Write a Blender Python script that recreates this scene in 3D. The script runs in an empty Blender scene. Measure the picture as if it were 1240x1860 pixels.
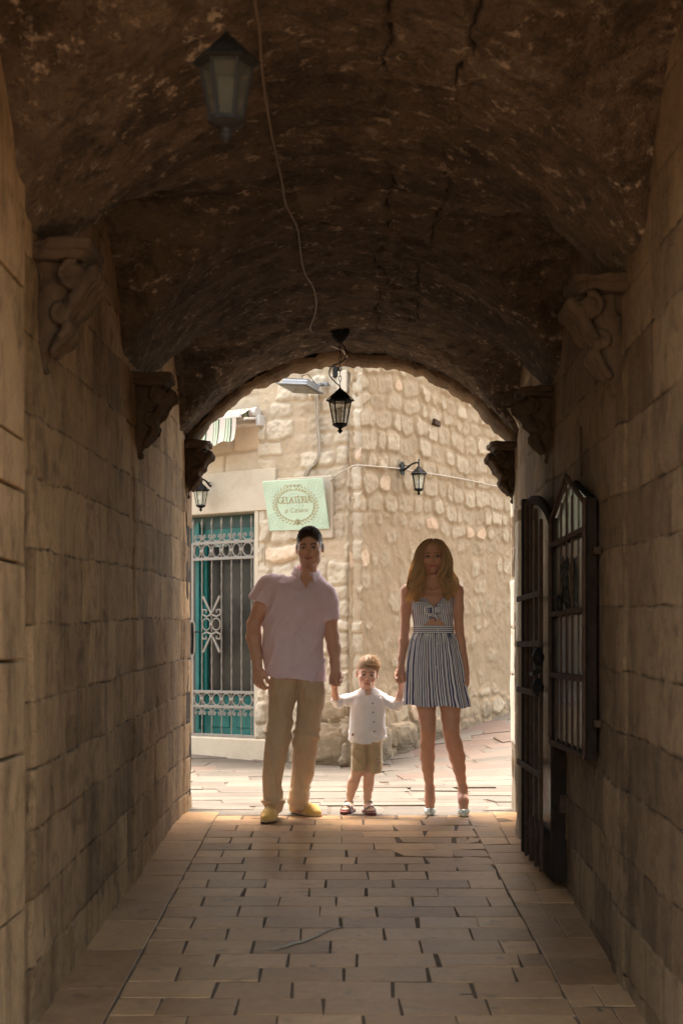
import bpy, bmesh, math, random
import numpy as np
from mathutils import Vector, Matrix, Euler
R = math.radians
rng = np.random.RandomState(7)
random.seed(7)
scene = bpy.context.scene
COL = scene.collection
# ---------------------------------------------------------------- camera maths
F, EYE, CXP, HZ = 2583.0, 1.07, 620.0, 1180.0          # photo pixels of 1240x1860
def P(px, py, Y):
    return Vector(((px - CXP) / F * Y, Y, EYE + (HZ - py) / F * Y))
SLOPE = .044
def floor_z(Y):                                          # floor falls gently towards the viewer
    return -SLOPE * (9.0 - Y) if Y < 9.0 else 0.0
# ---------------------------------------------------------------- object helpers
def tag(o, label=None, cat=None, group=None, kind=None):
    if label: o['label'] = label
    if cat: o['category'] = cat
    if group: o['group'] = group
    if kind: o['kind'] = kind
    return o
def empty(name, loc=(0, 0, 0), rz=0):
    o = bpy.data.objects.new(name, None); COL.objects.link(o)
    o.location = loc; o.rotation_euler = (0, 0, rz); o.empty_display_size = .1
    return o
def link(name, me, mats, parent=None):
    o = bpy.data.objects.new(name, me); COL.objects.link(o)
    if not isinstance(mats, (list, tuple)): mats = [mats]
    for m in mats: me.materials.append(m)
    if parent is not None:
        o.parent = parent
    return o
def inv_parent(o, parent):
    """o was modelled in world space: keep it there under its parent."""
    o.parent = parent
    bpy.context.view_layer.update()
    o.matrix_parent_inverse = parent.matrix_world.inverted()
    return o
def mesh_np(name, V, Fq, mats, parent=None, smooth=True, attrs=None, cols=None, world=False):
    me = bpy.data.meshes.new(name)
    V = np.asarray(V, dtype=np.float32); Fq = np.asarray(Fq, dtype=np.int32)
    n = Fq.shape[1]
    me.vertices.add(len(V)); me.vertices.foreach_set('co', V.ravel())
    me.loops.add(Fq.size); me.loops.foreach_set('vertex_index', Fq.ravel())
    me.polygons.add(len(Fq)); me.polygons.foreach_set('loop_start', np.arange(0, Fq.size, n, dtype=np.int32))
    me.update(calc_edges=True)
    me.polygons.foreach_set('use_smooth', np.full(len(Fq), smooth))
    for k, a in (attrs or {}).items():
        at = me.attributes.new(k, 'FLOAT', 'POINT'); at.data.foreach_set('value', np.asarray(a, dtype=np.float32))
    for k, a in (cols or {}).items():
        at = me.attributes.new(k, 'FLOAT_COLOR', 'POINT')
        a = np.asarray(a, dtype=np.float32)
        if a.shape[1] == 3: a = np.concatenate([a, np.ones((len(a), 1), np.float32)], 1)
        at.data.foreach_set('color', a.ravel())
    o = link(name, me, mats)
    if parent is not None:
        if world: inv_parent(o, parent)
        else: o.parent = parent
    return o
def grid_faces(nu, nv, wrap=False):
    i = np.arange(nu - (0 if wrap else 1))[:, None]; j = np.arange(nv - 1)[None, :]
    i2 = (i + 1) % nu
    return np.stack([i * nv + j, i2 * nv + j, i2 * nv + j + 1, i * nv + j + 1], -1).reshape(-1, 4)
class MB:
    """collects boxes, tubes, lathes into one bmesh"""
    def __init__(s): s.bm = bmesh.new()
    def box(s, c, size, rot=None, bev=0.0, M=None):
        m = Matrix.Translation(Vector(c))
        if rot is not None: m = m @ Euler(rot).to_matrix().to_4x4()
        if M is not None: m = M @ m
        m = m @ Matrix.Diagonal((size[0], size[1], size[2], 1))
        r = bmesh.ops.create_cube(s.bm, size=1, matrix=m)
        if bev > 0:
            es = set()
            for v in r['verts']: es.update(v.link_edges)
            bmesh.ops.bevel(s.bm, geom=list(es), offset=bev, segments=2, affect='EDGES', profile=.5)
        return s
    def tube(s, pts, r, n=8, closed=False, cap=True, flat=1.0):
        pts = [Vector(p) for p in pts]; L = len(pts)
        rs = r if isinstance(r, (list, tuple)) else [r] * L
        up = None; rings = []
        for i, p in enumerate(pts):
            if closed: t = pts[(i + 1) % L] - pts[i - 1]
            else: t = pts[min(i + 1, L - 1)] - pts[max(i - 1, 0)]
            t.normalize()
            if up is None:
                up = Vector((0, 0, 1)) if abs(t.z) < .9 else Vector((0, 1, 0))
            a = t.cross(up)
            if a.length < 1e-5: a = t.cross(Vector((1, .1, 0)))
            a.normalize(); b = a.cross(t).normalized(); up = b
            rings.append([s.bm.verts.new(p + a * math.cos(2 * math.pi * k / n) * rs[i] + b * math.sin(2 * math.pi * k / n) * rs[i] * flat) for k in range(n)])
        m = L if closed else L - 1
        for i in range(m):
            A, B = rings[i], rings[(i + 1) % L]
            for k in range(n):
                s.bm.faces.new((A[k], B[k], B[(k + 1) % n], A[(k + 1) % n]))
        if cap and not closed:
            s.bm.faces.new(rings[0]); s.bm.faces.new(rings[-1][::-1])
        return s
    def lathe(s, prof, c=(0, 0, 0), n=24, phase=0.0, M=None):
        """prof: list of (radius, z)"""
        c = Vector(c); rings = []
        for (r, z) in prof:
            ring = []
            for k in range(n):
                a = 2 * math.pi * k / n + phase
                p = Vector((r * math.cos(a), r * math.sin(a), z)) + c
                if M is not None: p = M @ p
                ring.append(s.bm.verts.new(p))
            rings.append(ring)
        for A, B in zip(rings, rings[1:]):
            for k in range(n): s.bm.faces.new((A[k], A[(k + 1) % n], B[(k + 1) % n], B[k]))
        s.bm.faces.new(rings[0][::-1]); s.bm.faces.new(rings[-1])
        return s
    def quad(s, pts):
        s.bm.faces.new([s.bm.verts.new(Vector(p)) for p in pts]); return s
    def prism(s, pts, depth, M=None):
        """pts: list of (x,z) outline; extruded along y from 0 to depth"""
        a = [Vector((x, 0, z)) for x, z in pts]; b = [Vector((x, depth, z)) for x, z in pts]
        if M is not None: a = [M @ v for v in a]; b = [M @ v for v in b]
        a = [s.bm.verts.new(v) for v in a]; b = [s.bm.verts.new(v) for v in b]; n = len(a)
        s.bm.faces.new(a); s.bm.faces.new(b[::-1])
        for k in range(n): s.bm.faces.new((a[k], b[k], b[(k + 1) % n], a[(k + 1) % n]))
        return s
    def build(s, name, mat, parent=None, smooth=False, world=False, auto=None):
        bmesh.ops.recalc_face_normals(s.bm, faces=s.bm.faces[:])
        me = bpy.data.meshes.new(name); s.bm.to_mesh(me); s.bm.free()
        if smooth:
            for p in me.polygons: p.use_smooth = True
            if auto:
                try: me.set_sharp_from_angle(angle=R(auto))
                except Exception: pass
        o = link(name, me, mat)
        if parent is not None:
            if world: inv_parent(o, parent)
            else: o.parent = parent
        return o
# ---------------------------------------------------------------- numpy noise
_T = rng.rand(65536).astype(np.float32)
def _h(i, j, k): return _T[((i * 73856093) ^ (j * 19349663) ^ (k * 83492791)) & 65535]
def vnoise(x, y, z):
    x, y, z = np.broadcast_arrays(np.asarray(x, float), np.asarray(y, float), np.asarray(z, float))
    i, j, k = np.floor(x).astype(np.int64), np.floor(y).astype(np.int64), np.floor(z).astype(np.int64)
    fx, fy, fz = x - i, y - j, z - k
    fx = fx * fx * (3 - 2 * fx); fy = fy * fy * (3 - 2 * fy); fz = fz * fz * (3 - 2 * fz)
    def l(a, b, t): return a + (b - a) * t
    return l(l(l(_h(i, j, k), _h(i + 1, j, k), fx), l(_h(i, j + 1, k), _h(i + 1, j + 1, k), fx), fy),
             l(l(_h(i, j, k + 1), _h(i + 1, j, k + 1), fx), l(_h(i, j + 1, k + 1), _h(i + 1, j + 1, k + 1), fx), fy), fz) * 2 - 1
def fbm(x, y, z, oct=4, gain=.5):
    s = 0; a = 1.0; t = 0
    for o in range(oct):
        s = s + a * vnoise(x * 2 ** o + 17 * o, y * 2 ** o + 31 * o, z * 2 ** o + 7 * o); t += a; a *= gain
    return s / t
def sstep(a, b, x):
    t = np.clip((x - a) / (b - a), 0, 1); return t * t * (3 - 2 * t)
def stones(u, v, seed, rowh, lenr, warp=.02, wfreq=3.0, u0=-20, u1=20, v0=-2, v1=8, corner=.0, wander=0.0, vhide=0.0):
    """coursed stonework: signed distance to the stone's edge, random tone and second random per stone"""
    rr = np.random.RandomState(seed)
    uw = u + warp * vnoise(u * wfreq, v * wfreq, seed) + warp * .5 * vnoise(u * wfreq * 3, v * wfreq * 3, seed + 5)
    vw = v + warp * vnoise(u * wfreq + 40, v * wfreq, seed + 9) + warp * .5 * vnoise(u * wfreq * 3 + 7, v * wfreq * 3, seed + 3) + wander * vnoise(u * .8, 0 * u, seed + 20)
    ys = [v0]
    while ys[-1] < v1: ys.append(ys[-1] + rr.uniform(*rowh))
    ys = np.array(ys); row = np.clip(np.searchsorted(ys, vw) - 1, 0, len(ys) - 2)
    e = np.zeros_like(u, dtype=float); t1 = np.zeros_like(e); t2 = np.zeros_like(e)
    for r in range(len(ys) - 1):
        m = row == r
        xs = [u0 + rr.uniform(0, lenr[0])]
        while xs[-1] < u1: xs.append(xs[-1] + rr.uniform(*lenr))
        tones = rr.rand(len(xs) + 2); tb = rr.rand(len(xs) + 2); dv = rr.rand(len(xs) + 2)
        if not m.any(): continue
        xs = np.array(xs); U = uw[m]; Vv = vw[m]
        c = np.clip(np.searchsorted(xs, U) - 1, 0, len(xs) - 2)
        dx = np.minimum(U - xs[c], xs[c + 1] - U)
        if vhide: dx = dx + np.where(tb[c] > .42, vhide, 0)
        dz = np.minimum(Vv - ys[r] - wander * .0, ys[r + 1] - Vv)
        if corner > 0:
            cc = corner * (.5 + tb[c])
            qx = np.maximum(cc - dx, 0); qz = np.maximum(cc - dz, 0)
            ee = np.minimum(np.minimum(dx, dz), cc - np.sqrt(qx * qx + qz * qz))
        else: ee = np.minimum(dx, dz)
        e[m] = ee; t1[m] = tones[c]; t2[m] = tb[c]
    return e, t1, t2
# ---------------------------------------------------------------- materials
def newmat(name):
    m = bpy.data.materials.new(name); m.use_nodes = True
    nt = m.node_tree; return m, nt, nt.nodes['Principled BSDF']
class G:
    """tiny node-graph writer"""
    def __init__(s, nt): s.nt = nt
    def n(s, t, **kw):
        nd = s.nt.nodes.new(t)
        for k, v in kw.items():
            if k.startswith('_'): setattr(nd, k[1:], v)
            else: s.put(nd.inputs[k.replace('__', ' ')] if not k.isdigit() else nd.inputs[int(k)], v)
        return nd
    def put(s, inp, v):
        if hasattr(v, 'is_linked') or isinstance(v, bpy.types.NodeSocket): s.nt.links.new(v, inp)
        else:
            if isinstance(v, tuple) and len(v) == 3 and inp.type == 'RGBA': v = (*v, 1)
            inp.default_value = v
    def attr(s, name): return s.n('ShaderNodeAttribute', _attribute_name=name)
    def noise(s, vec, scale, detail=6, rough=.6, dist=0.0):
        nd = s.n('ShaderNodeTexNoise'); s.put(nd.inputs['Vector'], vec); nd.inputs['Scale'].default_value = scale
        nd.inputs['Detail'].default_value = detail; nd.inputs['Roughness'].default_value = rough; nd.inputs['Distortion'].default_value = dist
        return nd.outputs[0]
    def voro(s, vec, scale, feat='F1', out=0):
        nd = s.n('ShaderNodeTexVoronoi', _feature=feat); s.put(nd.inputs['Vector'], vec); nd.inputs['Scale'].default_value = scale
        return nd.outputs[out]
    def pos(s, scale=(1, 1, 1), rot=(0, 0, 0), kind='Position'):
        if kind == 'Position': src = s.n('ShaderNodeNewGeometry').outputs['Position']
        else: src = s.n('ShaderNodeTexCoord').outputs[kind]
        m = s.n('ShaderNodeMapping'); s.put(m.inputs['Vector'], src)
        m.inputs['Scale'].default_value = scale; m.inputs['Rotation'].default_value = rot
        return m.outputs[0]
    def ramp(s, fac, stops, interp='LINEAR'):
        nd = s.n('ShaderNodeValToRGB'); s.put(nd.inputs[0], fac); cr = nd.color_ramp; cr.interpolation = interp
        while len(cr.elements) < len(stops): cr.elements.new(.5)
        for e, (p, c) in zip(cr.elements, stops):
            e.position = p; e.color = (c, c, c, 1) if isinstance(c, (int, float)) else (*c, 1)
        return nd.outputs[0]
    def mix(s, fac, a, b, mode='MIX'):
        nd = s.n('ShaderNodeMix', _data_type='RGBA', _blend_type=mode)
        s.put(nd.inputs[0], fac); s.put(nd.inputs[6], a); s.put(nd.inputs[7], b); return nd.outputs[2]
    def math(s, op, a, b=0.0, clamp=False):
        nd = s.n('ShaderNodeMath', _operation=op, _use_clamp=clamp); s.put(nd.inputs[0], a); s.put(nd.inputs[1], b); return nd.outputs[0]
    def bump(s, h, strength=.5, dist=.01, normal=None):
        nd = s.n('ShaderNodeBump'); s.put(nd.inputs['Height'], h); nd.inputs['Strength'].default_value = strength; nd.inputs['Distance'].default_value = dist
        if normal is not None: s.put(nd.inputs['Normal'], normal)
        return nd.outputs[0]
def plain(name, col, rough=.5, metal=0.0, bump=0.0, bscale=60, var=.15, spec=.5, trans=0, ior=1.45, alpha=1):
    m, nt, b = newmat(name); g = G(nt)
    v = g.noise(g.pos(kind='Object'), bscale * .35, 5)
    c = g.mix(g.ramp(v, [(.3, 0), (.7, 1)]), tuple(x * (1 - var) for x in col), tuple(min(1, x * (1 + var)) for x in col))
    g.put(b.inputs['Base Color'], c); b.inputs['Roughness'].default_value = rough; b.inputs['Metallic'].default_value = metal
    b.inputs['Specular IOR Level'].default_value = spec; b.inputs['Transmission Weight'].default_value = trans; b.inputs['IOR'].default_value = ior
    b.inputs['Alpha'].default_value = alpha
    if bump: g.put(b.inputs['Normal'], g.bump(g.noise(g.pos(kind='Object'), bscale, 6), bump, .004))
    return m
# ---------------------------------------------------------------- stone materials
def stone_mat(name, dark, light, joint, streak=0.0, pink=None, bumpd=.012, bstr=.6, fine=45, pits=.5, blot=.5, low_wash=False, fleck=None):
    """attributes: e (0 joint..1 stone), tone, tone2"""
    m, nt, b = newmat(name); g = G(nt)
    p = g.pos()
    n1 = g.noise(p, 2.3, 8, .62); n2 = g.noise(p, fine * .35, 8, .7); n3 = g.noise(p, fine, 5, .7)
    tone = g.attr('tone').outputs['Fac']
    f = g.math('ADD', g.math('MULTIPLY', n1, .45), g.math('MULTIPLY', n2, .35)); f = g.math('ADD', f, g.math('MULTIPLY', tone, .3))
    c = g.mix(g.ramp(f, [(.3, 0), (.78, 1)]), dark, light)
    if pink:
        c = g.mix(g.math('MULTIPLY', g.ramp(g.attr('tone2').outputs['Fac'], [(.93, 0), (.96, 1)]), .3), c, pink)
    if streak > 0:
        ps = g.pos(scale=(4, 4, .9)); s1 = g.noise(ps, 1.5, 7, .62, .5)
        ps2 = g.pos(scale=(9, 9, 2.6)); s2 = g.noise(ps2, 1.3, 6, .7, .8)
        s = g.math('ADD', g.math('MULTIPLY', s1, .65), g.math('MULTIPLY', s2, .35))
        c = g.mix(g.math('MULTIPLY', g.ramp(s, [(.36, 1), (.50, 0)]), streak), c, tuple(x * .38 for x in dark))
        c = g.mix(g.math('MULTIPLY', g.ramp(s, [(.54, 0), (.68, 1)]), streak * .6), c, tuple(min(1, x * 1.15) for x in light))
    if blot:
        bl = g.noise(p, 5.5, 9, .7, .6)
        c = g.mix(g.math('MULTIPLY', g.ramp(bl, [(.52, 0), (.66, 1)]), blot), c, tuple(x * .5 for x in dark))
        wl = g.noise(g.pos(rot=(.4, .2, .9)), 9, 9, .75, .4)
        c = g.mix(g.math('MULTIPLY', g.ramp(wl, [(.58, 0), (.7, 1)]), blot * .55), c, tuple(min(1, x * 1.3) for x in light))
    if fleck:
        fk = g.noise(p, 14, 10, .74, .15); fm = g.ramp(g.noise(p, 2.2, 4, .6), [(.38, .25), (.62, 1)])
        c = g.mix(g.math('MULTIPLY', g.ramp(fk, [(.56, 0), (.62, 1)]), fm), c, fleck)
        c = g.mix(g.math('MULTIPLY', g.ramp(g.noise(g.pos(rot=(1, .3, .2)), 7, 10, .70, .3), [(.50, 0), (.60, 1)]), .55), c, tuple(x * .45 for x in dark))
    pit = g.voro(p, 70, 'F1')
    c = g.mix(g.math('MULTIPLY', g.ramp(pit, [(.10, 1), (.22, 0)]), pits * .5), c, tuple(x * .4 for x in dark))
    e = g.attr('e').outputs['Fac']
    c = g.mix(g.ramp(g.math('ADD', e, g.math('MULTIPLY', g.math('SUBTRACT', n2, .5), .8)), [(.3, 1), (.7, 0)]), c, joint)
    if low_wash:                                         # darker towards the ground, with a ragged upper edge
        z = g.n('ShaderNodeSeparateXYZ'); g.put(z.inputs[0], g.n('ShaderNodeNewGeometry').outputs['Position'])
        w = g.math('ADD', z.outputs[2], g.math('MULTIPLY', g.math('SUBTRACT', g.noise(p, 2.2, 6), .5), 1.2))
        c = g.mix(g.math('MULTIPLY', g.ramp(w, [(.12, 1), (.5, 0)]), .75), c, tuple(x * .45 for x in dark))
    g.put(b.inputs['Base Color'], c)
    b.inputs['Roughness'].default_value = .9; b.inputs['Specular IOR Level'].default_value = .25
    h = g.math('ADD', g.math('MULTIPLY', n2, .8), g.math('MULTIPLY', n3, .45))
    h = g.math('ADD', h, g.math('MULTIPLY', g.ramp(pit, [(.05, 0), (.3, 1)]), .25 * pits))
    g.put(b.inputs['Normal'], g.bump(h, bstr, bumpd))
    return m
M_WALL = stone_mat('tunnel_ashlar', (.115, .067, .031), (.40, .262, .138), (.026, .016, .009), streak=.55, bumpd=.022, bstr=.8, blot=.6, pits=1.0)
M_WALLR = stone_mat('tunnel_ashlar_shaded', (.070, .041, .021), (.24, .158, .086), (.022, .014, .008), streak=.45, bumpd=.022, bstr=.8, blot=.6, pits=1.0)  # same stone coloured darker: the right side's shade is put into it
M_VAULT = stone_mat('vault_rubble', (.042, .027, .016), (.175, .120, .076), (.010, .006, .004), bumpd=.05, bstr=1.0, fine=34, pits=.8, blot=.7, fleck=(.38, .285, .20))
M_RUBBLE = stone_mat('cream_rubble', (.33, .262, .185), (.52, .45, .345), (.38, .30, .205), bumpd=.02, bstr=.8, fine=26, pits=.5, blot=.16, pink=(.80, .52, .34), low_wash=True)
M_ASHLAR = stone_mat('cream_ashlar', (.32, .26, .185), (.47, .395, .295), (.34, .27, .19), bumpd=.012, bstr=.6, fine=30, pits=.7, blot=.12, pink=(.72, .52, .36))
M_OCHRE = stone_mat('ochre_mortar_wall', (.215, .152, .09), (.345, .275, .188), (.24, .17, .10), bumpd=.02, bstr=.8, fine=28, pits=.5, blot=.22, pink=(.66, .40, .26), low_wash=True)
M_LINTEL = stone_mat('smooth_lintel', (.38, .315, .235), (.49, .425, .33), (.34, .27, .20), bumpd=.006, bstr=.5, fine=30, pits=.6, blot=.14)
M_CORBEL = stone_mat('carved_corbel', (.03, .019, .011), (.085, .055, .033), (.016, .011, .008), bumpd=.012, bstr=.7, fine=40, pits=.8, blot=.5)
M_PALEJAMB = stone_mat('pale_jamb', (.55, .47, .36), (.80, .72, .60), (.3, .24, .17), bumpd=.012, bstr=.7, fine=35, pits=.8, blot=.4)
def paver_mat(name, dark, light, pink, gloss=.45, blotc=(.07, .05, .035)):
    m, nt, b = newmat(name); g = G(nt); p = g.pos()
    tone = g.attr('tone').outputs['Fac']
    n1 = g.noise(p, 3.2, 8, .6); n2 = g.noise(p, 24, 7, .65); n4 = g.noise(p, 1.1, 5, .6)
    f = g.math('ADD', g.math('MULTIPLY', n1, .45), g.math('MULTIPLY', tone, .34)); f = g.math('ADD', f, g.math('MULTIPLY', n2, .38))
    c = g.mix(g.ramp(f, [(.32, 0), (.80, 1)]), dark, light)
    if pink: c = g.mix(g.math('MULTIPLY', g.attr('tone2').outputs['Fac'], .45), c, pink)
    c = g.mix(g.math('MULTIPLY', g.ramp(g.noise(p, 8, 8, .7, .5), [(.56, 0), (.68, 1)]), .5), c, blotc)
    sp = g.voro(p, 5.0, 'F1'); c = g.mix(g.math('MULTIPLY', g.ramp(g.math('ADD', sp, g.math('MULTIPLY', n2, .12)), [(.12, 1), (.17, 0)]), .55), c, blotc)
    fl = g.voro(p, 90, 'F1'); c = g.mix(g.math('MULTIPLY', g.ramp(fl, [(.08, 1), (.2, 0)]), .25), c, blotc)
    g.put(b.inputs['Base Color'], c)
    g.put(b.inputs['Roughness'], g.ramp(g.math('ADD', g.math('MULTIPLY', n1, .6), g.math('MULTIPLY', n4, .4)), [(.3, gloss), (.7, gloss + .28)]))
    b.inputs['Specular IOR Level'].default_value = .45
    g.put(b.inputs['Normal'], g.bump(g.math('ADD', g.math('MULTIPLY', n2, .5), g.noise(p, 5, 4, .5)), .35, .008))
    return m
M_PAVER = paver_mat('worn_pavers', (.15, .080, .037), (.44, .262, .128), None, .28)
M_STREET = paver_mat('street_slabs', (.046, .037, .027), (.105, .088, .068), (.105, .052, .036), .5, (.12, .09, .065))
M_MORTAR = plain('floor_mortar', (.10, .066, .040), .95, bump=.6, bscale=40, var=.4)
M_SMORTAR = plain('street_mortar', (.075, .057, .04), .95, bump=.6, bscale=40, var=.35)
M_GROUND = plain('ground_stone', (.26, .20, .14), .95, bump=.5, bscale=12, var=.25)
M_IRON = plain('black_iron', (.010, .009, .008), .6, 0, spec=.14, bump=.3, bscale=80, var=.4)
M_RUST = plain('rusty_iron', (.045, .026, .017), .85, 0, spec=.15, bump=.5, bscale=60, var=.45)
M_GATE = plain('taupe_paint', (.19, .168, .14), .5, .1, bump=.25, bscale=80, var=.14)
M_TEAL = plain('teal_paint', (.005, .13, .12), .45, 0, bump=.15, bscale=30, var=.2)
M_TEALD = plain('dark_teal', (.004, .04, .040), .45, 0, bump=.15, bscale=30, var=.25)
M_DARKGLASS = plain('dark_glass', (.022, .019, .016), .25, 0, var=.5, bscale=8, spec=.25)
M_FLOOD = plain('floodlight_grey', (.17, .175, .18), .4, .5, var=.1)
M_WHITE = plain('white_enamel', (.48, .46, .42), .4, 0, var=.05)
M_CABLE = plain('pale_cable', (.33, .28, .215), .6, 0, var=.1)
M_CCABLE = plain('brown_cable', (.12, .075, .042), .55, 0, var=.2)
M_DKWOOD = plain('dark_timber', (.018, .012, .009), .9, 0, spec=.08, bump=.5, bscale=30, var=.4)
M_SIGN = plain('mint_sign', (.40, .515, .40), .45, 0, var=.03, bscale=6)
M_GOLD = plain('gold_print', (.27, .21, .085), .45, .1, var=.12)
M_GOLDL = plain('pale_print', (.375, .49, .385), .5, 0, var=.05)
def glass_mat(name, col, alpha, rough=.15, spec=.4):
    m, nt, b = newmat(name); g = G(nt)
    n = g.noise(g.pos(kind='Object'), 14, 5, .6)
    g.put(b.inputs['Base Color'], g.mix(n, col, tuple(x * .6 for x in col)))
    b.inputs['Roughness'].default_value = rough
    b.inputs['Specular IOR Level'].default_value = spec
    tr = g.n('ShaderNodeBsdfTransparent'); mx = g.n('ShaderNodeMixShader')
    g.put(mx.inputs[0], g.ramp(n, [(.3, alpha - .1), (.7, alpha + .1)])); g.put(mx.inputs[1], tr.outputs[0]); g.put(mx.inputs[2], b.outputs[0])
    out = [x for x in nt.nodes if x.type == 'OUTPUT_MATERIAL'][0]; nt.links.new(mx.outputs[0], out.inputs[0])
    return m
M_LGLASS = glass_mat('lantern_glass', (.62, .62, .48), .42)
M_DGLASS = glass_mat('dusty_glass', (.17, .165, .13), .7, .15)
M_NGLASS = glass_mat('smoky_glass', (.065, .060, .044), .42, .8, .05)
M_BULB = plain('bulb_glass', (.75, .74, .66), .2, 0, var=.05)
def stripe_mat(name, cols, per, rough=.85, attr='su', extra_bump=True):
    """cols: list of (position, colour) constant ramp over one period of attribute"""
    m, nt, b = newmat(name); g = G(nt)
    a = g.attr(attr).outputs['Fac']
    f = g.math('FRACT', g.math('MULTIPLY', a, 1.0 / per))
    g.put(b.inputs['Base Color'], g.ramp(f, cols, 'CONSTANT')); b.inputs['Roughness'].default_value = rough
    b.inputs['Specular IOR Level'].default_value = .2
    if extra_bump: g.put(b.inputs['Normal'], g.bump(g.noise(g.pos(kind='Object'), 60, 4), .3, .003))
    return m
M_AWN = stripe_mat('awning_stripes', [(0, (.42, .36, .31)), (.34, (.03, .05, .035)), (.46, (.37, .41, .30)), (.60, (.10, .15, .09)), (.66, (.40, .43, .33)), (.80, (.09, .13, .09)), (.86, (.42, .39, .32))], .155)
# ---------------------------------------------------------------- sculpting: blended solids -> one continuous surface
def axis(*segs):
    out = []
    for lo, hi, st in segs:
        n = max(2, int(round((hi - lo) / st)) + 1); a = np.linspace(lo, hi, n)
        out.append(a if not out else a[1:])
    return np.concatenate(out).astype(np.float32)
class Sculpt:
    def __init__(s, ax, ay, az):
        s.ax, s.ay, s.az = ax, ay, az; s.d = np.full((len(ax), len(ay), len(az)), .2, np.float32)
    def box(s, lo, hi, m):
        i = [np.searchsorted(a, l - m) for a, l in zip((s.ax, s.ay, s.az), lo)]
        j = [np.searchsorted(a, h + m) for a, h in zip((s.ax, s.ay, s.az), hi)]
        sl = tuple(slice(a, b) for a, b in zip(i, j))
        return sl, s.ax[sl[0]][:, None, None], s.ay[sl[1]][None, :, None], s.az[sl[2]][None, None, :]
    def comb(s, sl, v, k, op):
        d = s.d[sl]
        if d.size == 0: return
        if op == 'u':
            if k > 0:
                h = np.maximum(k - np.abs(d - v), 0) / k; s.d[sl] = np.minimum(d, v) - h * h * k * .25
            else: s.d[sl] = np.minimum(d, v)
        elif op == 's':
            v = -v
            if k > 0:
                h = np.maximum(k - np.abs(d - v), 0) / k; s.d[sl] = np.maximum(d, v) + h * h * k * .25
            else: s.d[sl] = np.maximum(d, v)
    def cone(s, a, b, ra, rb, k=.02, op='u', flat=None):
        a = np.array(a, float); b = np.array(b, float); r = max(ra, rb)
        sl, x, y, z = s.box(np.minimum(a, b) - r, np.maximum(a, b) + r, k + .02)
        ba = b - a; L2 = ba @ ba + 1e-12
        t = np.clip(((x - a[0]) * ba[0] + (y - a[1]) * ba[1] + (z - a[2]) * ba[2]) / L2, 0, 1)
        dx, dy, dz = x - a[0] - t * ba[0], y - a[1] - t * ba[1], z - a[2] - t * ba[2]
        if flat is not None:                             # (unit vector, factor): squash the section along a direction
            u, f = flat; q = dx * u[0] + dy * u[1] + dz * u[2]; g = (1 / f - 1)
            v = np.sqrt(dx * dx + dy * dy + dz * dz + q * q * (1 / (f * f) - 1)) - (ra + (rb - ra) * t); v = v * (.5 + .5 * f)
        else: v = np.sqrt(dx * dx + dy * dy + dz * dz) - (ra + (rb - ra) * t)
        s.comb(sl, v.astype(np.float32), k, op)
    def chain(s, pts, k=.02, op='u', flat=None):
        for (p, r), (q, r2) in zip(pts, pts[1:]): s.cone(p, q, r, r2, k, op, flat)
    def ell(s, c, r, M=None, k=.02, op='u'):
        c = np.array(c, float); r = np.array(r, float); m = r.max()
        sl, x, y, z = s.box(c - m, c + m, k + .015)
        dx, dy, dz = x - c[0], y - c[1], z - c[2]
        if M is not None: dx, dy, dz = (M[0][i] * dx + M[1][i] * dy + M[2][i] * dz for i in range(3))
        k0 = np.sqrt((dx / r[0]) ** 2 + (dy / r[1]) ** 2 + (dz / r[2]) ** 2)
        k1 = np.sqrt((dx / r[0] ** 2) ** 2 + (dy / r[1] ** 2) ** 2 + (dz / r[2] ** 2) ** 2) + 1e-9
        s.comb(sl, (k0 * (k0 - 1) / k1).astype(np.float32), k, op)
    def column(s, rows, k=.02, op='u', yaw=0.0, p=2.2):
        """rows: (z, cx, cy, a, b)"""
        rows = sorted(rows); A = np.array(rows, float); zlo, zhi = A[0, 0], A[-1, 0]
        w = A[:, 3:5].max()
        sl, x, y, z = s.box((A[:, 1].min() - w, A[:, 2].min() - w, zlo), (A[:, 1].max() + w, A[:, 2].max() + w, zhi), k + .02)
        zz = np.clip(z.ravel(), zlo, zhi)
        def it(c):                                       # smooth interpolation
            return np.interp(zz, A[:, 0], A[:, c])[None, None, :]
        cx, cy, a, b = it(1), it(2), it(3), it(4)
        dx, dy = x - cx, y - cy
        if yaw: dx, dy = dx * math.cos(yaw) + dy * math.sin(yaw), -dx * math.sin(yaw) + dy * math.cos(yaw)
        q = (np.abs(dx / a) ** p + np.abs(dy / b) ** p) ** (1 / p)
        rad = np.sqrt(dx * dx + dy * dy) + 1e-6
        v = rad * (1 - 1 / np.maximum(q, 1e-3)); v = np.where(q < .5, -np.minimum(a, b) * .5, v)
        v = np.maximum(v, np.maximum(z - zhi, zlo - z))
        s.comb(sl, v.astype(np.float32), k, op)
    def cut(s, fn, k=0.0):
        g = fn(s.ax[:, None, None], s.ay[None, :, None], s.az[None, None, :]).astype(np.float32); s.d = np.maximum(s.d, g)
    def mesh(s):
        d = s.d; sg = d < 0
        nx, ny, nz = (n - 1 for n in d.shape)
        c = sg[:-1, :-1, :-1].astype(np.int8)
        tot = np.zeros((nx, ny, nz), np.int8)
        for a in (0, 1):
            for b in (0, 1):
                for e in (0, 1): tot += sg[a:a + nx, b:b + ny, e:e + nz]
        act = (tot > 0) & (tot < 8); I, J, K = np.nonzero(act)
        idx = np.full((nx, ny, nz), -1, np.int32); idx[I, J, K] = np.arange(len(I))
        pos = np.zeros((len(I), 3)); cnt = np.zeros(len(I))
        cor = [(a, b, e) for a in (0, 1) for b in (0, 1) for e in (0, 1)]
        D = {q: d[I + q[0], J + q[1], K + q[2]] for q in cor}
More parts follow.
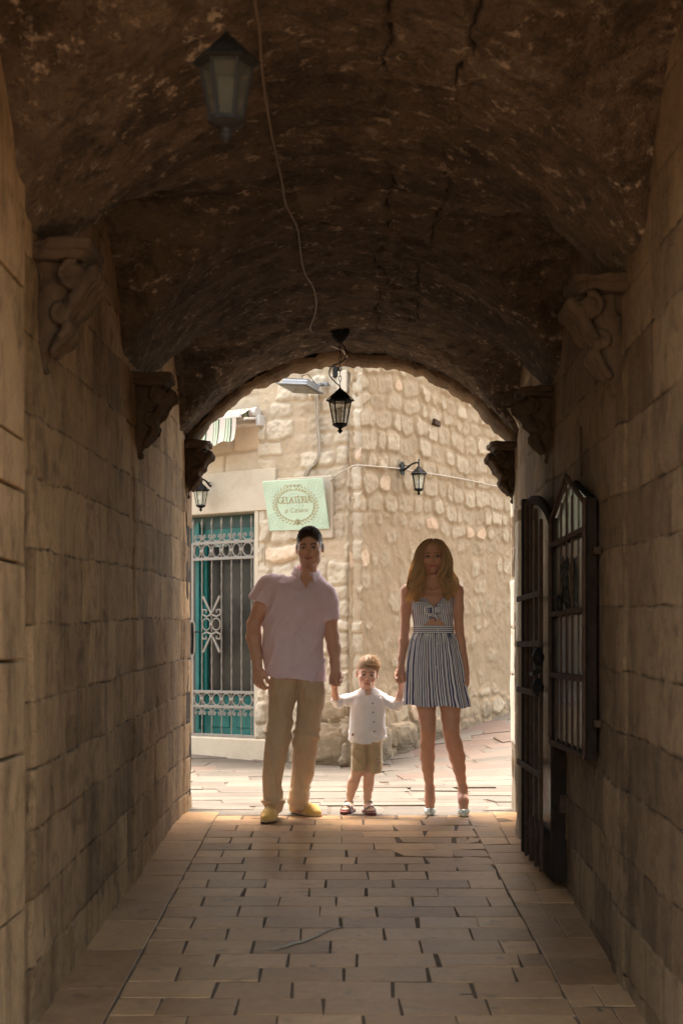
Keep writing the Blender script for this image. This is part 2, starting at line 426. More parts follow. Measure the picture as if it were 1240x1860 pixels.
        for q in cor:
            for ax_ in range(3):
                if q[ax_] == 0:
                    r = list(q); r[ax_] = 1; r = tuple(r); m = (D[q] < 0) != (D[r] < 0)
                    t = D[q][m] / (D[q][m] - D[r][m]); pp = np.tile(np.array(q, float), (m.sum(), 1)); pp[:, ax_] += t
                    pos[m] += pp; cnt[m] += 1
        pos /= cnt[:, None]
        V = np.stack([s.ax[I] + pos[:, 0] * (s.ax[I + 1] - s.ax[I]), s.ay[J] + pos[:, 1] * (s.ay[J + 1] - s.ay[J]), s.az[K] + pos[:, 2] * (s.az[K + 1] - s.az[K])], 1)
        Fs = []
        for ax_ in range(3):
            sh = [slice(0, n) for n in d.shape]; A = sg[tuple(slice(0, -1) if i == ax_ else slice(1, -1) for i in range(3))]; B = sg[tuple(slice(1, None) if i == ax_ else slice(1, -1) for i in range(3))]
            i, j, k = np.nonzero(A != B); flip = A[i, j, k]
            o = [i, j, k]
            for n in range(3):
                if n != ax_: o[n] = o[n] + 1
            u, v = [(1, 2), (2, 0), (0, 1)][ax_]
            def cell(du, dv):
                q = [x.copy() for x in o]; q[u] -= du; q[v] -= dv; return idx[q[0], q[1], q[2]]
            f = np.stack([cell(1, 1), cell(0, 1), cell(0, 0), cell(1, 0)], 1); f[~flip] = f[~flip][:, ::-1]; Fs.append(f)
        return V, np.concatenate(Fs)
def vnormals(V, Fq):
    a = V[Fq[:, 2]] - V[Fq[:, 0]]; b = V[Fq[:, 3]] - V[Fq[:, 1]]; n = np.cross(a, b); N = np.zeros_like(V)
    for k in range(4): np.add.at(N, Fq[:, k], n)
    return N / (np.linalg.norm(N, axis=1, keepdims=True) + 1e-12)
def largest(V, Fq):
    lab = np.arange(len(V))
    for _ in range(400):
        m = lab[Fq].min(1); new = lab.copy()
        for k in range(4): np.minimum.at(new, Fq[:, k], m)
        new = new[new]
        if (new == lab).all(): break
        lab = new
    u, c = np.unique(lab, return_counts=True); keep = lab == u[c.argmax()]
    idx = np.cumsum(keep) - 1; f = Fq[keep[Fq[:, 0]]]
    return V[keep], idx[f]
def relax(V, Fq, it=2, lam=.5, w=None):
    for _ in range(it):
        S = np.zeros_like(V); c = np.zeros(len(V))
        for k in range(4):
            for q in (1, 3): np.add.at(S, Fq[:, k], V[Fq[:, (k + q) % 4]]); np.add.at(c, Fq[:, k], 1)
        t = (S / c[:, None] - V) * lam
        if w is not None: t = t * w[:, None]
        V = V + t
    return V
def ridged(x, y, z, o=3): return 1 - np.abs(fbm(x, y, z, o)) * 2
def crease(a, b, c, w=.13):
    return np.exp(-(vnoise(a, b, c) / w) ** 2)
def cloth_mat(name, col, rough=.85, weave=900, wv=.12, sheen=.2, trans=0.0):
    m, nt, b = newmat(name); g = G(nt); p = g.pos(kind='Object')
    n = g.noise(p, 14, 5, .6); n2 = g.noise(p, weave * .4, 2, .5)
    c = g.mix(g.ramp(g.math('ADD', g.math('MULTIPLY', n, .6), g.math('MULTIPLY', n2, .4)), [(.3, 0), (.7, 1)]), tuple(x * (1 - wv) for x in col), tuple(min(1, x * (1 + wv * .6)) for x in col))
    g.put(b.inputs['Base Color'], c); b.inputs['Roughness'].default_value = rough; b.inputs['Specular IOR Level'].default_value = .2
    b.inputs['Sheen Weight'].default_value = sheen; b.inputs['Sheen Roughness'].default_value = .5
    g.put(b.inputs['Normal'], g.bump(g.math('ADD', n2, g.math('MULTIPLY', g.noise(p, 50, 5, .6), 1.4)), .35, .0035))
    return m
def skin_mat():
    m, nt, b = newmat('skin'); g = G(nt); a = g.attr('Col').outputs['Color']; p = g.pos(kind='Object')
    n = g.noise(p, 30, 5, .6)
    g.put(b.inputs['Base Color'], g.mix(g.math('MULTIPLY', g.ramp(n, [(.35, 0), (.7, 1)]), .16), a, (.35, .12, .07)))
    g.put(b.inputs['Roughness'], g.math('SUBTRACT', .52, g.math('MULTIPLY', g.attr('wet').outputs['Fac'], .4)))
    b.inputs['Subsurface Weight'].default_value = .12; b.inputs['Subsurface Radius'].default_value = (.02, .008, .004); b.inputs['Subsurface Scale'].default_value = .35
    b.inputs['Specular IOR Level'].default_value = .45
    g.put(b.inputs['Normal'], g.bump(g.noise(p, 350, 3, .5), .12, .001))
    return m
def hair_mat(name, root, tip, rough=.42):
    m, nt, b = newmat(name); g = G(nt); t = g.attr('t').outputs['Fac']; q = g.attr('tone').outputs['Fac']
    c = g.mix(g.ramp(t, [(.08, 0), (.5, 1)]), root, tip)
    c = g.mix(g.ramp(q, [(0, .8), (.45, 0)]), c, tuple(x * .45 for x in root))
    g.put(b.inputs['Base Color'], c); b.inputs['Roughness'].default_value = rough; b.inputs['Specular IOR Level'].default_value = .5
    b.inputs['Anisotropic'].default_value = .4
    tl = g.n('ShaderNodeBsdfTranslucent'); g.put(tl.inputs[0], c); mx = g.n('ShaderNodeMixShader'); mx.inputs[0].default_value = .5
    g.put(mx.inputs[1], b.outputs[0]); g.put(mx.inputs[2], tl.outputs[0]); out = [x for x in nt.nodes if x.type == 'OUTPUT_MATERIAL'][0]; nt.links.new(mx.outputs[0], out.inputs[0])
    return m
M_SKIN = skin_mat()
M_POLO = cloth_mat('pink_polo', (.84, .64, .70))
M_COLLAR = cloth_mat('pink_collar', (.86, .70, .75))
M_CHINO = cloth_mat('khaki_chino', (.58, .42, .275))
M_SHORTS = cloth_mat('khaki_shorts', (.50, .40, .26))
M_LINEN = cloth_mat('white_linen', (.88, .87, .88), wv=.05)
M_YSHOE = cloth_mat('yellow_canvas', (.66, .43, .13), rough=.7)
M_ROPE = cloth_mat('rope_sole', (.46, .33, .19), rough=.9)
M_SAND = cloth_mat('grey_strap', (.26, .24, .23), wv=.4, weave=120)
M_SOLE = plain('maroon_sole', (.14, .035, .035), .6)
M_HEEL = plain('silver_patent', (.48, .56, .55), .12, .35, var=.05, spec=.8)
M_BUTTON = plain('dark_button', (.05, .04, .04), .4)
M_PEARL = plain('pearl_button', (.75, .72, .68), .3)
M_PRINT = plain('dark_print', (.05, .055, .06), .8)
M_PATCH = plain('leather_patch', (.30, .14, .08), .7)
M_GOLDM = plain('gold_chain', (.55, .36, .12), .3, .9)
M_HMAN = hair_mat('dark_brown_hair', (.085, .052, .033), (.14, .088, .058))
M_HBOY = hair_mat('light_brown_hair', (.42, .28, .16), (.70, .50, .31))
M_HWOM = hair_mat('blond_hair', (.58, .34, .16), (1.0, .75, .43), .3)
M_DRESS = stripe_mat('striped_cotton', [(0, (.84, .84, .87)), (.56, (.06, .075, .19))], 1.0)
# ---------------------------------------------------------------- anatomy
class Frame:
    """local head frame: x = figure's left/right, y = towards the face, z = up"""
    def __init__(s, c, yaw=0, pitch=0, roll=0, sc=1.0):
        s.c = np.array(c, float); s.sc = sc
        s.M = np.array(Matrix.Rotation(R(180 + yaw), 3, 'Z') @ Matrix.Rotation(R(pitch), 3, 'X') @ Matrix.Rotation(R(roll), 3, 'Y'))
    def p(s, x, y, z): return s.c + s.M @ (np.array([x, y, z]) * s.sc)
    def loc(s, V): return ((V - s.c) @ s.M) / s.sc
def add_head(S, f, child=False, fem=False):
    s = f.sc; E = lambda c, r, k=.02, op='u': S.ell(f.p(*c), np.array(r) * s, f.M, k * s, op)
    up = 1.10 if child else 1.0; jw = .92 if child else (.93 if fem else 1.03)
    E((0, -.014, .036 * up), (.075, .094, .082 * up), 0)
    E((0, .018, -.018), (.066 * jw, .072, .080), .03)
    E((0, .030, -.066), (.048 * jw, .052, .042), .025)
    E((0, .063, -.096 if not child else -.086), (.022 * jw, .018, .016), .022)
    for q in (-1, 1):
        E((q * .039 * jw, .012, -.068), (.015, .028, .022), .03)               # jaw angle
        E((q * .038, .060, -.028), (.026, .022, .022), .02)          # cheek
        S.cone(f.p(q * .010, .086, .020), f.p(q * .046, .068, .019), (.0045 if fem or child else .008) * s, .006 * s, .014 * s)   # brow
        E((q * .031, .098, .001), (.017, .017, .0115), .012, 's')
        E((q * .0305, .0755, .0), (.0125, .0125, .0125), .002)
        S.cone(f.p(q * .018, .085, .0075), f.p(q * .045, .075, .005), .0030 * s, .0025 * s, .003 * s)  # upper lid
        S.cone(f.p(q * .020, .083, -.0070), f.p(q * .043, .075, -.0055), .0022 * s, .002 * s, .004 * s)
        E((q * .0115, .096, -.036), (.0075, .009, .0062), .006)       # nostril wing
        E((q * .0785, -.006, .000), (.0075, .016, .028), .006); E((q * .077, -.010, -.014), (.007, .013, .015), .006); E((q * .085, .003, .003), (.0045, .008, .016), .005, 's')
    nl = .020 if child else .026
    S.cone(f.p(0, .084, .012), f.p(0, .108 - (.006 if child else 0), -.030), .0062 * s, .0088 * s, .010 * s)
    E((0, .1065 - (.006 if child else 0), -.034), (.0098, .0095, .0085), .006)
    E((0, .081, -.062), (.028, .014, .016), .015)
    E((0, .0925, -.0590), (.0225, .0080, .0048), .004); E((0, .0915, -.0685), (.0195, .0085, .0058), .004)
    S.cone(f.p(-.023, .0935, -.0642), f.p(0, .1015, -.0638), .0014 * s, .0014 * s, .001 * s, 's'); S.cone(f.p(.023, .0935, -.0642), f.p(0, .1015, -.0638), .0014 * s, .0014 * s, .001 * s, 's')
def face_colour(V, f, base, lipc, browc, smile=0.0, beard=0.0, lash=.0, browz=.0205, eyec=(.05, .035, .02), child=False, fade=None):
    L = f.loc(V); x, y, z = L[:, 0], L[:, 1], L[:, 2]; C = np.tile(np.array(base), (len(V), 1)); wet = np.zeros(len(V))
    near = (np.abs(x) < .12) & (z > -.14) & (z < .16) & (np.abs(y) < .14)
    def paint(m, c, a=1.0):
        w = (np.clip(m, 0, 1) * near * a)[:, None]; C[:] = C * (1 - w) + np.array(c) * w
    front = sstep(.02, .05, y)
    paint(sstep(.03, .0, np.hypot(np.abs(x) - .042, z + .032)) * front, (base[0] * 1.05, base[1] * .78, base[2] * .74), .6)
    paint(sstep(.016, .0, np.hypot(x, z + .034)) * sstep(.09, .1, y), (base[0] * 1.05, base[1] * .80, base[2] * .76), .6)
    if beard: paint(sstep(-.038, -.055, z - .0) * sstep(.0, .03, y + .01) * (1 - sstep(.012, .0, np.hypot(x / 2.2, z + .064))) , (base[0] * .55, base[1] * .52, base[2] * .52), beard)
    if fade is not None:
        kx = 7.0 if child else 11.0
        paint(sstep(.056, .066, np.abs(x)) * sstep(-.014, .004, z + .25 * np.maximum(y - .01, 0)) * sstep(.055, .035, y), fade, .8)
        paint(sstep(-.010, .0, z - (.068 - kx * x * x)), fade, .85)
    sock = sstep(.018, .007, np.hypot((np.abs(x) - .031) / 1.25, z - .001)) * front; paint(sock, tuple(b * .55 for b in base), .55)
    ex = np.abs(x) - .031; r = np.hypot(ex / .0132, z / (.0050 if child else .0058))
    wh = sstep(1.12, .9, r) * front; paint(wh, (.50, .43, .38)); wet += wh * near
    ir = sstep(.0064, .0050, np.hypot(ex, z)) * sstep(1.15, .95, r) * front; paint(ir, eyec); 
    paint(sstep(.0032, .0015, np.abs(z - .0068 + ex * ex * 18)) * sstep(.018, .015, np.abs(ex)) * front, (.02, .012, .01), .75 + lash)
    paint(sstep(.0022, .001, np.abs(z + .0068 - ex * ex * 18)) * sstep(.016, .013, np.abs(ex)) * front, (.05, .03, .02), .45 + lash)
    bz = browz + .003 - 14 * (np.abs(x) - .032) ** 2 - (np.abs(x) - .03) * .05
    paint(sstep(.0058, .003, np.abs(z - bz)) * sstep(.052, .046, np.abs(x)) * sstep(.008, .013, np.abs(x)) * front, browc, .85)
    lz = -.0640 + smile * (np.abs(x) / .023) ** 2 * .004
    lip = sstep(1.15, .85, np.hypot(x / .0245, (z - lz) / (.0095))) * sstep(.06, .075, y); paint(lip, lipc, .85)
    paint(sstep(.0018, .0006, np.abs(z - lz)) * sstep(.025, .021, np.abs(x)) * sstep(.07, .08, y), (.07, .02, .018), .9)
    for q in (-1, 1): paint(sstep(.0042, .0022, np.hypot(x - q * .0065, z + .0405)) * sstep(.09, .098, y), (.05, .02, .015), .8)
    return C, wet
def hand(S, wrist, d, n, side, L=.185, curl=(25, 35, 25), spread=.5, thumb=(.5, 30), k=.006, r=None):
    """wrist point, direction of the palm d, palm-facing normal n (fingers curl towards n), thumb on the side given by side*cross(d,n)"""
    d = np.array(d, float); d /= np.linalg.norm(d); n = np.array(n, float); n -= d * (n @ d); n /= np.linalg.norm(n)
    t = side * np.cross(d, n); w = np.array(wrist, float); q = L / .185
    M = np.stack([t, n, d], 1)                           # columns: lateral, normal, along
    S.ell(w + d * .050 * q, (.041 * q, .017 * q, .052 * q), M, .012 * q)
    S.cone(w - d * .01, w + d * .03 * q, .026 * q, .024 * q, .015 * q, flat=(n, .7))
    S.ell(w + d * .035 * q + t * .024 * q + n * .008 * q, (.018 * q, .015 * q, .030 * q), M, .010 * q)
    for i, (off, ln) in enumerate([(.029, .074), (.010, .082), (-.010, .076), (-.028, .060)]):
        b = w + d * (.088 - .004 * abs(i - 1)) * q + t * off * q; ang = 0; p = b; dirv = d + t * off * spread * 2; rr_ = (.0092 - .0008 * (i == 3)) * q
        S.cone(w + d * .05 * q + t * off * .8 * q, b, rr_ * 1.05, rr_ * 1.1, k)
        for j, fr in enumerate((.45, .31, .24)):
            ang += curl[j] * (1 + .08 * (i - 1)); a = math.radians(ang)
            e = p + (dirv * math.cos(a) + n * math.sin(a)) * ln * fr * q; S.cone(p, e, rr_ * (1 - .10 * j), rr_ * (.93 - .10 * j), k * .6); p = e
    b = w + d * .022 * q + t * .030 * q + n * .006 * q; a = math.radians(thumb[1]); dv = d * .75 + t * thumb[0] + n * math.sin(a) * .6; dv /= np.linalg.norm(dv)
    p1 = b + dv * .036 * q; dv2 = d * .85 + t * (thumb[0] * .25) + n * math.sin(a) * .7; dv2 /= np.linalg.norm(dv2)
    p2 = p1 + dv2 * .030 * q; p3 = p2 + (dv2 * .7 + n * .5 - t * .15) * .024 * q
    S.chain([(b - dv * .012 * q, .014 * q), (p1, .0115 * q), (p2, .0102 * q), (p3, .008 * q)], k)
def strands(name, mat, parent, paths, radii, ns=3, tones=None):
    """many tapered hair strands in one mesh. paths: (N, T, 3)"""
    Pn = np.asarray(paths); N, T, _ = Pn.shape
    tg = np.gradient(Pn, axis=1); tg /= np.linalg.norm(tg, axis=2, keepdims=True) + 1e-9
    a = np.cross(tg, np.array([.3, 1, .1])); a /= np.linalg.norm(a, axis=2, keepdims=True) + 1e-9; b = np.cross(tg, a)
    th = np.arange(ns) * 2 * np.pi / ns; rad = np.asarray(radii)
    if rad.ndim == 1: rad = np.tile(rad[None], (N, 1))
    V = Pn[:, :, None] + rad[:, :, None, None] * (np.cos(th)[None, None, :, None] * a[:, :, None] + np.sin(th)[None, None, :, None] * b[:, :, None])
    base = (np.arange(N) * T * ns)[:, None, None]; i = np.arange(T - 1)[None, :, None]; k = np.arange(ns)[None, None, :]
    f = np.stack([base + i * ns + k, base + i * ns + (k + 1) % ns, base + (i + 1) * ns + (k + 1) % ns, base + (i + 1) * ns + k], -1).reshape(-1, 4)
    tt = np.tile(np.linspace(0, 1, T)[None, :, None], (N, 1, ns)).ravel()
    if tones is None: tones = np.random.RandomState(N).rand(N)
    tn = np.repeat(tones, T * ns)
    return mesh_np(name, V.reshape(-1, 3), f, mat, parent, attrs={'t': tt, 'tone': tn}, world=True)
# ---------------------------------------------------------------- ground
def fz(Y):
    Y = np.asarray(Y, float)
    return np.where(Y < 9, -SLOPE * (9 - Y), np.where(Y > 13.2, .05 * (Y - 13.2), 0))
def gz(X, Y):                                            # street rises behind to the right
    return fz(Y) + np.where(np.asarray(Y) > 11, np.clip(np.asarray(X) - .35, 0, 9) * .115, 0) * sstep(11, 13, np.asarray(Y, float))
xs = np.concatenate([np.linspace(-60, -8, 14), np.linspace(-7.5, 9, 90), np.linspace(10, 60, 12)])
ys = np.concatenate([np.linspace(-60, -3, 16), np.linspace(-2.6, 22, 120), np.linspace(23, 80, 14)])
X, Y = np.meshgrid(xs, ys, indexing='ij')
Z = gz(np.clip(X, -8, 6), np.clip(Y, -3, 22)) - .035
o = mesh_np('ground', np.stack([X, Y, Z], -1).reshape(-1, 3), grid_faces(len(xs), len(ys)), M_GROUND)
tag(o, 'stone coloured ground running under all the paving', 'ground', kind='structure')

def pavers(name, cells, mat, zf, thick=.03, gap=.006, bev=.006, jit=.002, seed=1):
    """cells: list of (quad corners [(x,y)*4], tone, tone2) -> one mesh of bevelled slabs"""
    rr = np.random.RandomState(seed); V = []; Fq = []; T1 = []; T2 = []
    for q, t1, t2 in cells:
        q = np.array(q, float); c = q.mean(0); ins = []
        tilt = rr.normal(0, .0035, 2); dz = rr.normal(0, jit)
        for lv, (inset, zz) in enumerate([(gap, -thick), (gap, -bev * .6), (gap + bev, 0)]):
            for k in range(4):
                d = c - q[k]; L = np.hypot(*d) + 1e-9
                pnt = q[k] + d / L * inset * 1.414
                z = zf(pnt[0], pnt[1]) + zz + dz + tilt @ (pnt - c)
                V.append((pnt[0], pnt[1], z)); T1.append(t1); T2.append(t2)
        b = len(V) - 12
        for l in (0, 4):
            for k in range(4): Fq.append((b + l + k, b + l + (k + 1) % 4, b + l + 4 + (k + 1) % 4, b + l + 4 + k))
        Fq.append((b + 8, b + 9, b + 10, b + 11))
    return mesh_np(name, V, Fq, mat, smooth=False, attrs={'tone': T1, 'tone2': T2})
XL = lambda Y: -1.03
XR = lambda Y: 1.04 + .029 * (Y - 5.4)
floor_s = lambda x, y: float(fz(y))
rr = np.random.RandomState(3); cells = []
rowd = .206; y = 9.18; par = 0
while y > -3:
    y2 = y - rowd * rr.uniform(.94, 1.06); par ^= 1
    x = -.80 - (.0 if par else .17) ; xe = .80
    xx = [-.80]; x = -.80 + (.165 if par else .32) * rr.uniform(.8, 1.1)
    while x < xe - .1: xx.append(x); x += rr.choice([.30, .33, .36, .27]) * rr.uniform(.95, 1.05)
    xx.append(xe)
    for a, b in zip(xx, xx[1:]):
        j = lambda s=.004: rr.normal(0, s)
        broken = (y > 7.4 and a > .25)
        s = .016 if broken else .0035
        if broken and rr.rand() < .35:
            mdd = (a + b) / 2 + rr.normal(0, .03)
            cells.append(([(a + j(s), y2 + j(s)), (mdd + j(s), y2 + j(s)), (mdd + .03 + j(s), y + j(s)), (a + j(s), y + j(s))], rr.rand(), 0))
            cells.append(([(mdd + j(s), y2 + j(s)), (b + j(s), y2 + j(s)), (b + j(s), y + j(s)), (mdd + .03 + j(s), y + j(s))], rr.rand(), 0))
        else:
            cells.append(([(a + j(s), y2 + j(s)), (b + j(s), y2 + j(s)), (b + j(s), y + j(s)), (a + j(s), y + j(s))], rr.rand(), 0))
    y = y2
o = pavers('path', cells, M_PAVER, floor_s, gap=.0048, bev=.0018, jit=.0010); tag(o, 'rows of worn brown stone pavers along the vaulted passage', 'path', kind='structure')
cells = []; cellr = []
y = 9.35
while y > -3:
    L = rr.uniform(.35, .6); cells.append(([(-1.05, y - L), (-.802, y - L), (-.802, y), (-1.05, y)], rr.rand() * .8, 0)); y -= L
y = 9.35
while y > -3:
    L = rr.uniform(.22, .42); a = .803; bx = XR(y) + .02; mm = a + (bx - a) * rr.uniform(.4, .6)
    k = rr.normal(0, .012, 4)
    if rr.rand() < .6:
        cells.append(([(a, y - L + k[0]), (mm, y - L + k[1]), (mm, y + k[2]), (a, y + k[3])], rr.rand() * .8, 0)); cells.append(([(mm, y - L + k[1]), (bx, y - L), (bx, y), (mm, y + k[2])], rr.rand() * .8, 0))
    else: cells.append(([(a, y - L), (bx, y - L), (bx, y), (a, y)], rr.rand() * .8, 0))
    y -= L
o = pavers('kerb_strip', cells, M_PAVER, floor_s, gap=.0035, bev=.0025, jit=.0012, seed=5); tag(o, 'long edging slabs beside the pavers at the foot of both passage walls', 'kerb', kind='structure')
# street slabs
cells = []; y = 9.2; r_ = 0
while y < 20:
    d = rr.uniform(.17, .34) if y < 11.5 else rr.uniform(.28, .5); x = -7 + rr.uniform(0, .5); r_ += 1
    sl = .10 if y < 12 else -.02
    while x < 7:
        L = rr.uniform(.3, .75) * (1.0 if rr.rand() < .8 else 1.7)
        pk = 1.0 if (rr.rand() < (.42 if (x > .6 and y > 10.3) else .06)) else 0.0
        if y < 9.5 and x < -1.05: pk = 0
        k = rr.normal(0, .018, 8)
        def w(px, py): return (px + .12 * math.sin(py * .8), py + .10 * math.sin(px * .7 + 1) * min(1, max(0, (y - 9.3))))
        cells.append(([w(x + k[0], y + k[1]), w(x + L + k[2], y + k[3]), w(x + L + k[4], y + d + k[5]), w(x + k[6], y + d + k[7])], rr.rand(), pk)); x += L
    y += d
o = pavers('pavement', cells, M_STREET, lambda x, y: float(gz(x, y)), gap=.004, bev=.006, jit=.003, seed=8); tag(o, 'pale irregular street slabs with some pink ones beyond the arch', 'pavement', kind='structure')
def mortar(name, x0, x1, y0, y1, mat, dz):
    xs = np.linspace(x0, x1, 60); ys = np.linspace(y0, y1, 120); X, Y = np.meshgrid(xs, ys, indexing='ij')
    return mesh_np(name, np.stack([X, Y, gz(X, Y) + dz + .003 * vnoise(X * 9, Y * 9, 1)], -1).reshape(-1, 3), grid_faces(60, 120), mat)
tag(mortar('paving_joints', -1.06, 1.25, -3, 9.24, M_MORTAR, -.0042), 'dark mortar in the joints of the passage paving', 'mortar', kind='structure')
tag(mortar('street_joints', -7, 7, 9.245, 20, M_SMORTAR, -.007), 'sandy mortar in the joints of the street slabs', 'mortar', kind='structure')

# ---------------------------------------------------------------- passage building
ZS = EYE + 1.38; RISE = .575
passage = empty('passage_building', (0, 6, 0)); tag(passage, 'dim vaulted stone passage with stained block walls and carved corbels framing the view', 'building')
bpy.context.view_layer.update()
BL = [9.62, 9.42, 7.17, 4.88, 2.75]; BR = [9.62, 9.50, 7.52, 5.32, 3.1]
YM = 3.2                                                 # unseen near mouth of the passage, placed to let light in
def vault_z(X, Y):
    a = (XR(Y) + 1.03) / 2; c = (XR(Y) - 1.03) / 2
    u = np.clip((X - c) / a, -1, 1); t = (u + 1) / 2
    Rm = (1.04 ** 2 + RISE ** 2) / (2 * RISE)
    h1 = np.sqrt(Rm * Rm - (u * 1.04) ** 2) - (Rm - RISE)
    h2 = np.zeros_like(h1)
    for k in range(1, 4):
        y1 = BL[k] + (BR[k] - BL[k]) * t; y0 = BL[k + 1] + (BR[k + 1] - BL[k + 1]) * t
        hb = .86 if k < 3 else .80; yc = (y0 + y1) / 2 if k < 3 else y1 - 1.25
        if k == 2: yc = yc - .12
        v = (Y - yc) / hb
        Rc = (1 + .50 ** 2) / (2 * .50)
        vv = np.clip(np.abs(v), 0, 1); hh = (np.sqrt(np.maximum(Rc * Rc - vv ** 2, 0)) - (Rc - .50)) * 1.05 * sstep(1.0, .8, vv)
        m = (np.abs(v) < 1); h2 = np.where(m, np.maximum(hh, 0), h2)
    kk = .10; hmx = np.clip(.5 + .5 * (h1 - h2) / kk, 0, 1)
    z = h2 + (h1 - h2) * hmx + kk * hmx * (1 - hmx)
    return ZS + z
nx, ny = 230, 620
tt = np.linspace(-1, 1, nx); tt = np.sin(tt * math.pi / 2) * .35 + tt * .65
yy = np.linspace(YM, 9.6, ny)
T, Yg = np.meshgrid(tt, yy, indexing='ij')
Xg = (XR(Yg) - 1.03) / 2 + T * ((XR(Yg) + 1.03) / 2 + .004)
Zg = vault_z(Xg, Yg)
e, t1, t2 = stones(Xg * 1.0 + .03 * vnoise(Xg * 3, Yg * 3, 2), Yg * 1.0, 41, (.16, .30), (.22, .5), warp=.05, wfreq=2.5, u0=-3, u1=3, v0=1, v1=11, wander=.05)
amp = .022 * fbm(Xg * 3, Yg * 3.5, Zg * 3, 5, .62) + .026 * fbm(Xg * 8, Yg * 8, Zg * 8, 4, .65) + .014 * np.abs(fbm(Xg * 21, Yg * 21, Zg * 21, 3))
jn = sstep(.002, .022, e + .012 * vnoise(Xg * 14, Yg * 14, 3)); show = sstep(-.15, .25, vnoise(Xg * 1.3 + 5, Yg * 1.3, 8))
crk = np.minimum(np.abs(Xg - .20 - .05 * vnoise(Yg * 1.7, 0 * Yg, 3) - .022 * vnoise(Yg * 7, 0 * Yg, 5) - .008 * vnoise(Yg * 26, 0 * Yg, 5)), np.abs(Xg - .40 - .04 * vnoise(Yg * 1.7, 0 * Yg, 13) - .024 * vnoise(Yg * 6, 0 * Yg, 15) - .008 * vnoise(Yg * 24, 0 * Yg, 9)))
crack = sstep(-.002, .012, crk - .006 * vnoise(Yg * 11, 0 * Yg, 21))
crack = np.maximum(crack, sstep(.1, .3, vnoise(Yg * 1.1, Xg * 0, 77)) * .6)
dd = amp + .005 * (1 - (1 - jn) * (1 - show * .7)) - .020 * (1 - crack)
# edge taper so the arch end and wall seams stay closed
taper = np.clip((9.6 - Yg) / .06, .25, 1)
Zg2 = Zg - .012 - dd * taper * .9 * -1 * -1
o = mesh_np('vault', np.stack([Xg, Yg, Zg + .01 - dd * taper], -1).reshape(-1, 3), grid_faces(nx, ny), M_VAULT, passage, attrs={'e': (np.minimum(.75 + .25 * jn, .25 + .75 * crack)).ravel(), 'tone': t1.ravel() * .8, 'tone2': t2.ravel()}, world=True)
def tunnel_wall(side, seed):
    nY, nZ = 420, 400
    yv = np.linspace(YM, 9.6, nY); zv = np.linspace(-.45, 3.08, nZ)
    Yw, Zw = np.meshgrid(yv, zv, indexing='ij')
    e, t1, t2 = stones(Yw, Zw - fz(Yw) * .6, seed, (.195, .265), (.28, .95), warp=.010, wfreq=2.2, u0=0, u1=12, v0=-.75, v1=4, vhide=.007)
    en = e + .005 * fbm(Yw * 12, Zw * 12, seed, 4) + .001
    ed = sstep(.0, .009, en)
    rel = -.006 * (1 - ed) + .010 * (t2 - .5) * ed + .007 * fbm(Yw * 4, Zw * 4, seed, 4) + .003 * fbm(Yw * 16, Zw * 14, seed + 2, 4)
    ero = sstep(.2, .7, fbm(Yw * 1.6, Zw * 1.6, seed + 9, 4)) * sstep(1.1, -.1, Zw)
    rel = rel - ero * .014 * np.abs(fbm(Yw * 9, Zw * 9, seed + 4, 4))
    # shallow pilaster strips below each corbel
    for yb in (BL if side < 0 else BR)[1:4]:
        rel = rel + .010 * sstep(.17, .15, np.abs(Yw - yb)) * sstep(ZS - .3, ZS - .42, Zw)
    base = -1.03 if side < 0 else XR(Yw)
    Xw = base - side * rel
    fq = grid_faces(nY, nZ)
    if side < 0: fq = fq[:, ::-1]
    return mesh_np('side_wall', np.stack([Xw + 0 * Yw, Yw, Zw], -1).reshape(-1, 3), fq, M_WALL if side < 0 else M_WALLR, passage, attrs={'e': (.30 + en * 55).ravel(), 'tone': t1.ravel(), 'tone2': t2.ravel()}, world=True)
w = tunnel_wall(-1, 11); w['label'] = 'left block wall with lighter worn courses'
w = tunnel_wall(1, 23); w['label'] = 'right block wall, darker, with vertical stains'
# thick body of the building around the passage: end walls with the arch cut through, flanks
def end_wall(y0, y1, name, hw=5.2, top=4.2, flat=None):
    arc = []
    ym = (y0 + y1) / 2; xr = XR(ym); c = (xr - 1.03) / 2; a = (xr + 1.03) / 2 + .03
    Rm = (1.04 ** 2 + RISE ** 2) / (2 * RISE)
    for k in range(41):
        u = -1 + 2 * k / 40; h = math.sqrt(Rm * Rm - (u * 1.04) ** 2) - (Rm - RISE)
        arc.append((c + u * a, ZS + h + .035))
    mb = MB()
    if flat: arc = [(c - a, ZS)] + [(c - a, flat), (c + a, flat)] + [(c + a, ZS)]
    mb.prism([(-hw, -.5), (c - a, -.5), (c - a, ZS), *arc[1:-1], (c + a, ZS), (c + a, -.5), (hw, -.5), (hw, top), (-hw, top)], y1 - y0, Matrix.Translation((0, y0, 0)))
    return mb.build(name, M_WALL if flat else M_ASHLAR, passage, world=True)
# ashlar-material parts without attributes still read e=0 -> give them full stone
def fill_attr(o, e=1.0, tone=.5, tone2=.2):
    me = o.data; n = len(me.vertices); rr = np.random.RandomState(n)
    for k, v in (('e', e), ('tone', tone), ('tone2', tone2)):
        if k not in me.attributes: me.attributes.new(k, 'FLOAT', 'POINT').data.foreach_set('value', np.full(n, v, np.float32))
    return o
fill_attr(end_wall(9.22, 9.595, 'end_wall'))
fill_attr(end_wall(YM - .02, YM + .12, 'end_wall', flat=2.66))  # unseen near wall; its low flat opening is shaped to dim the vault
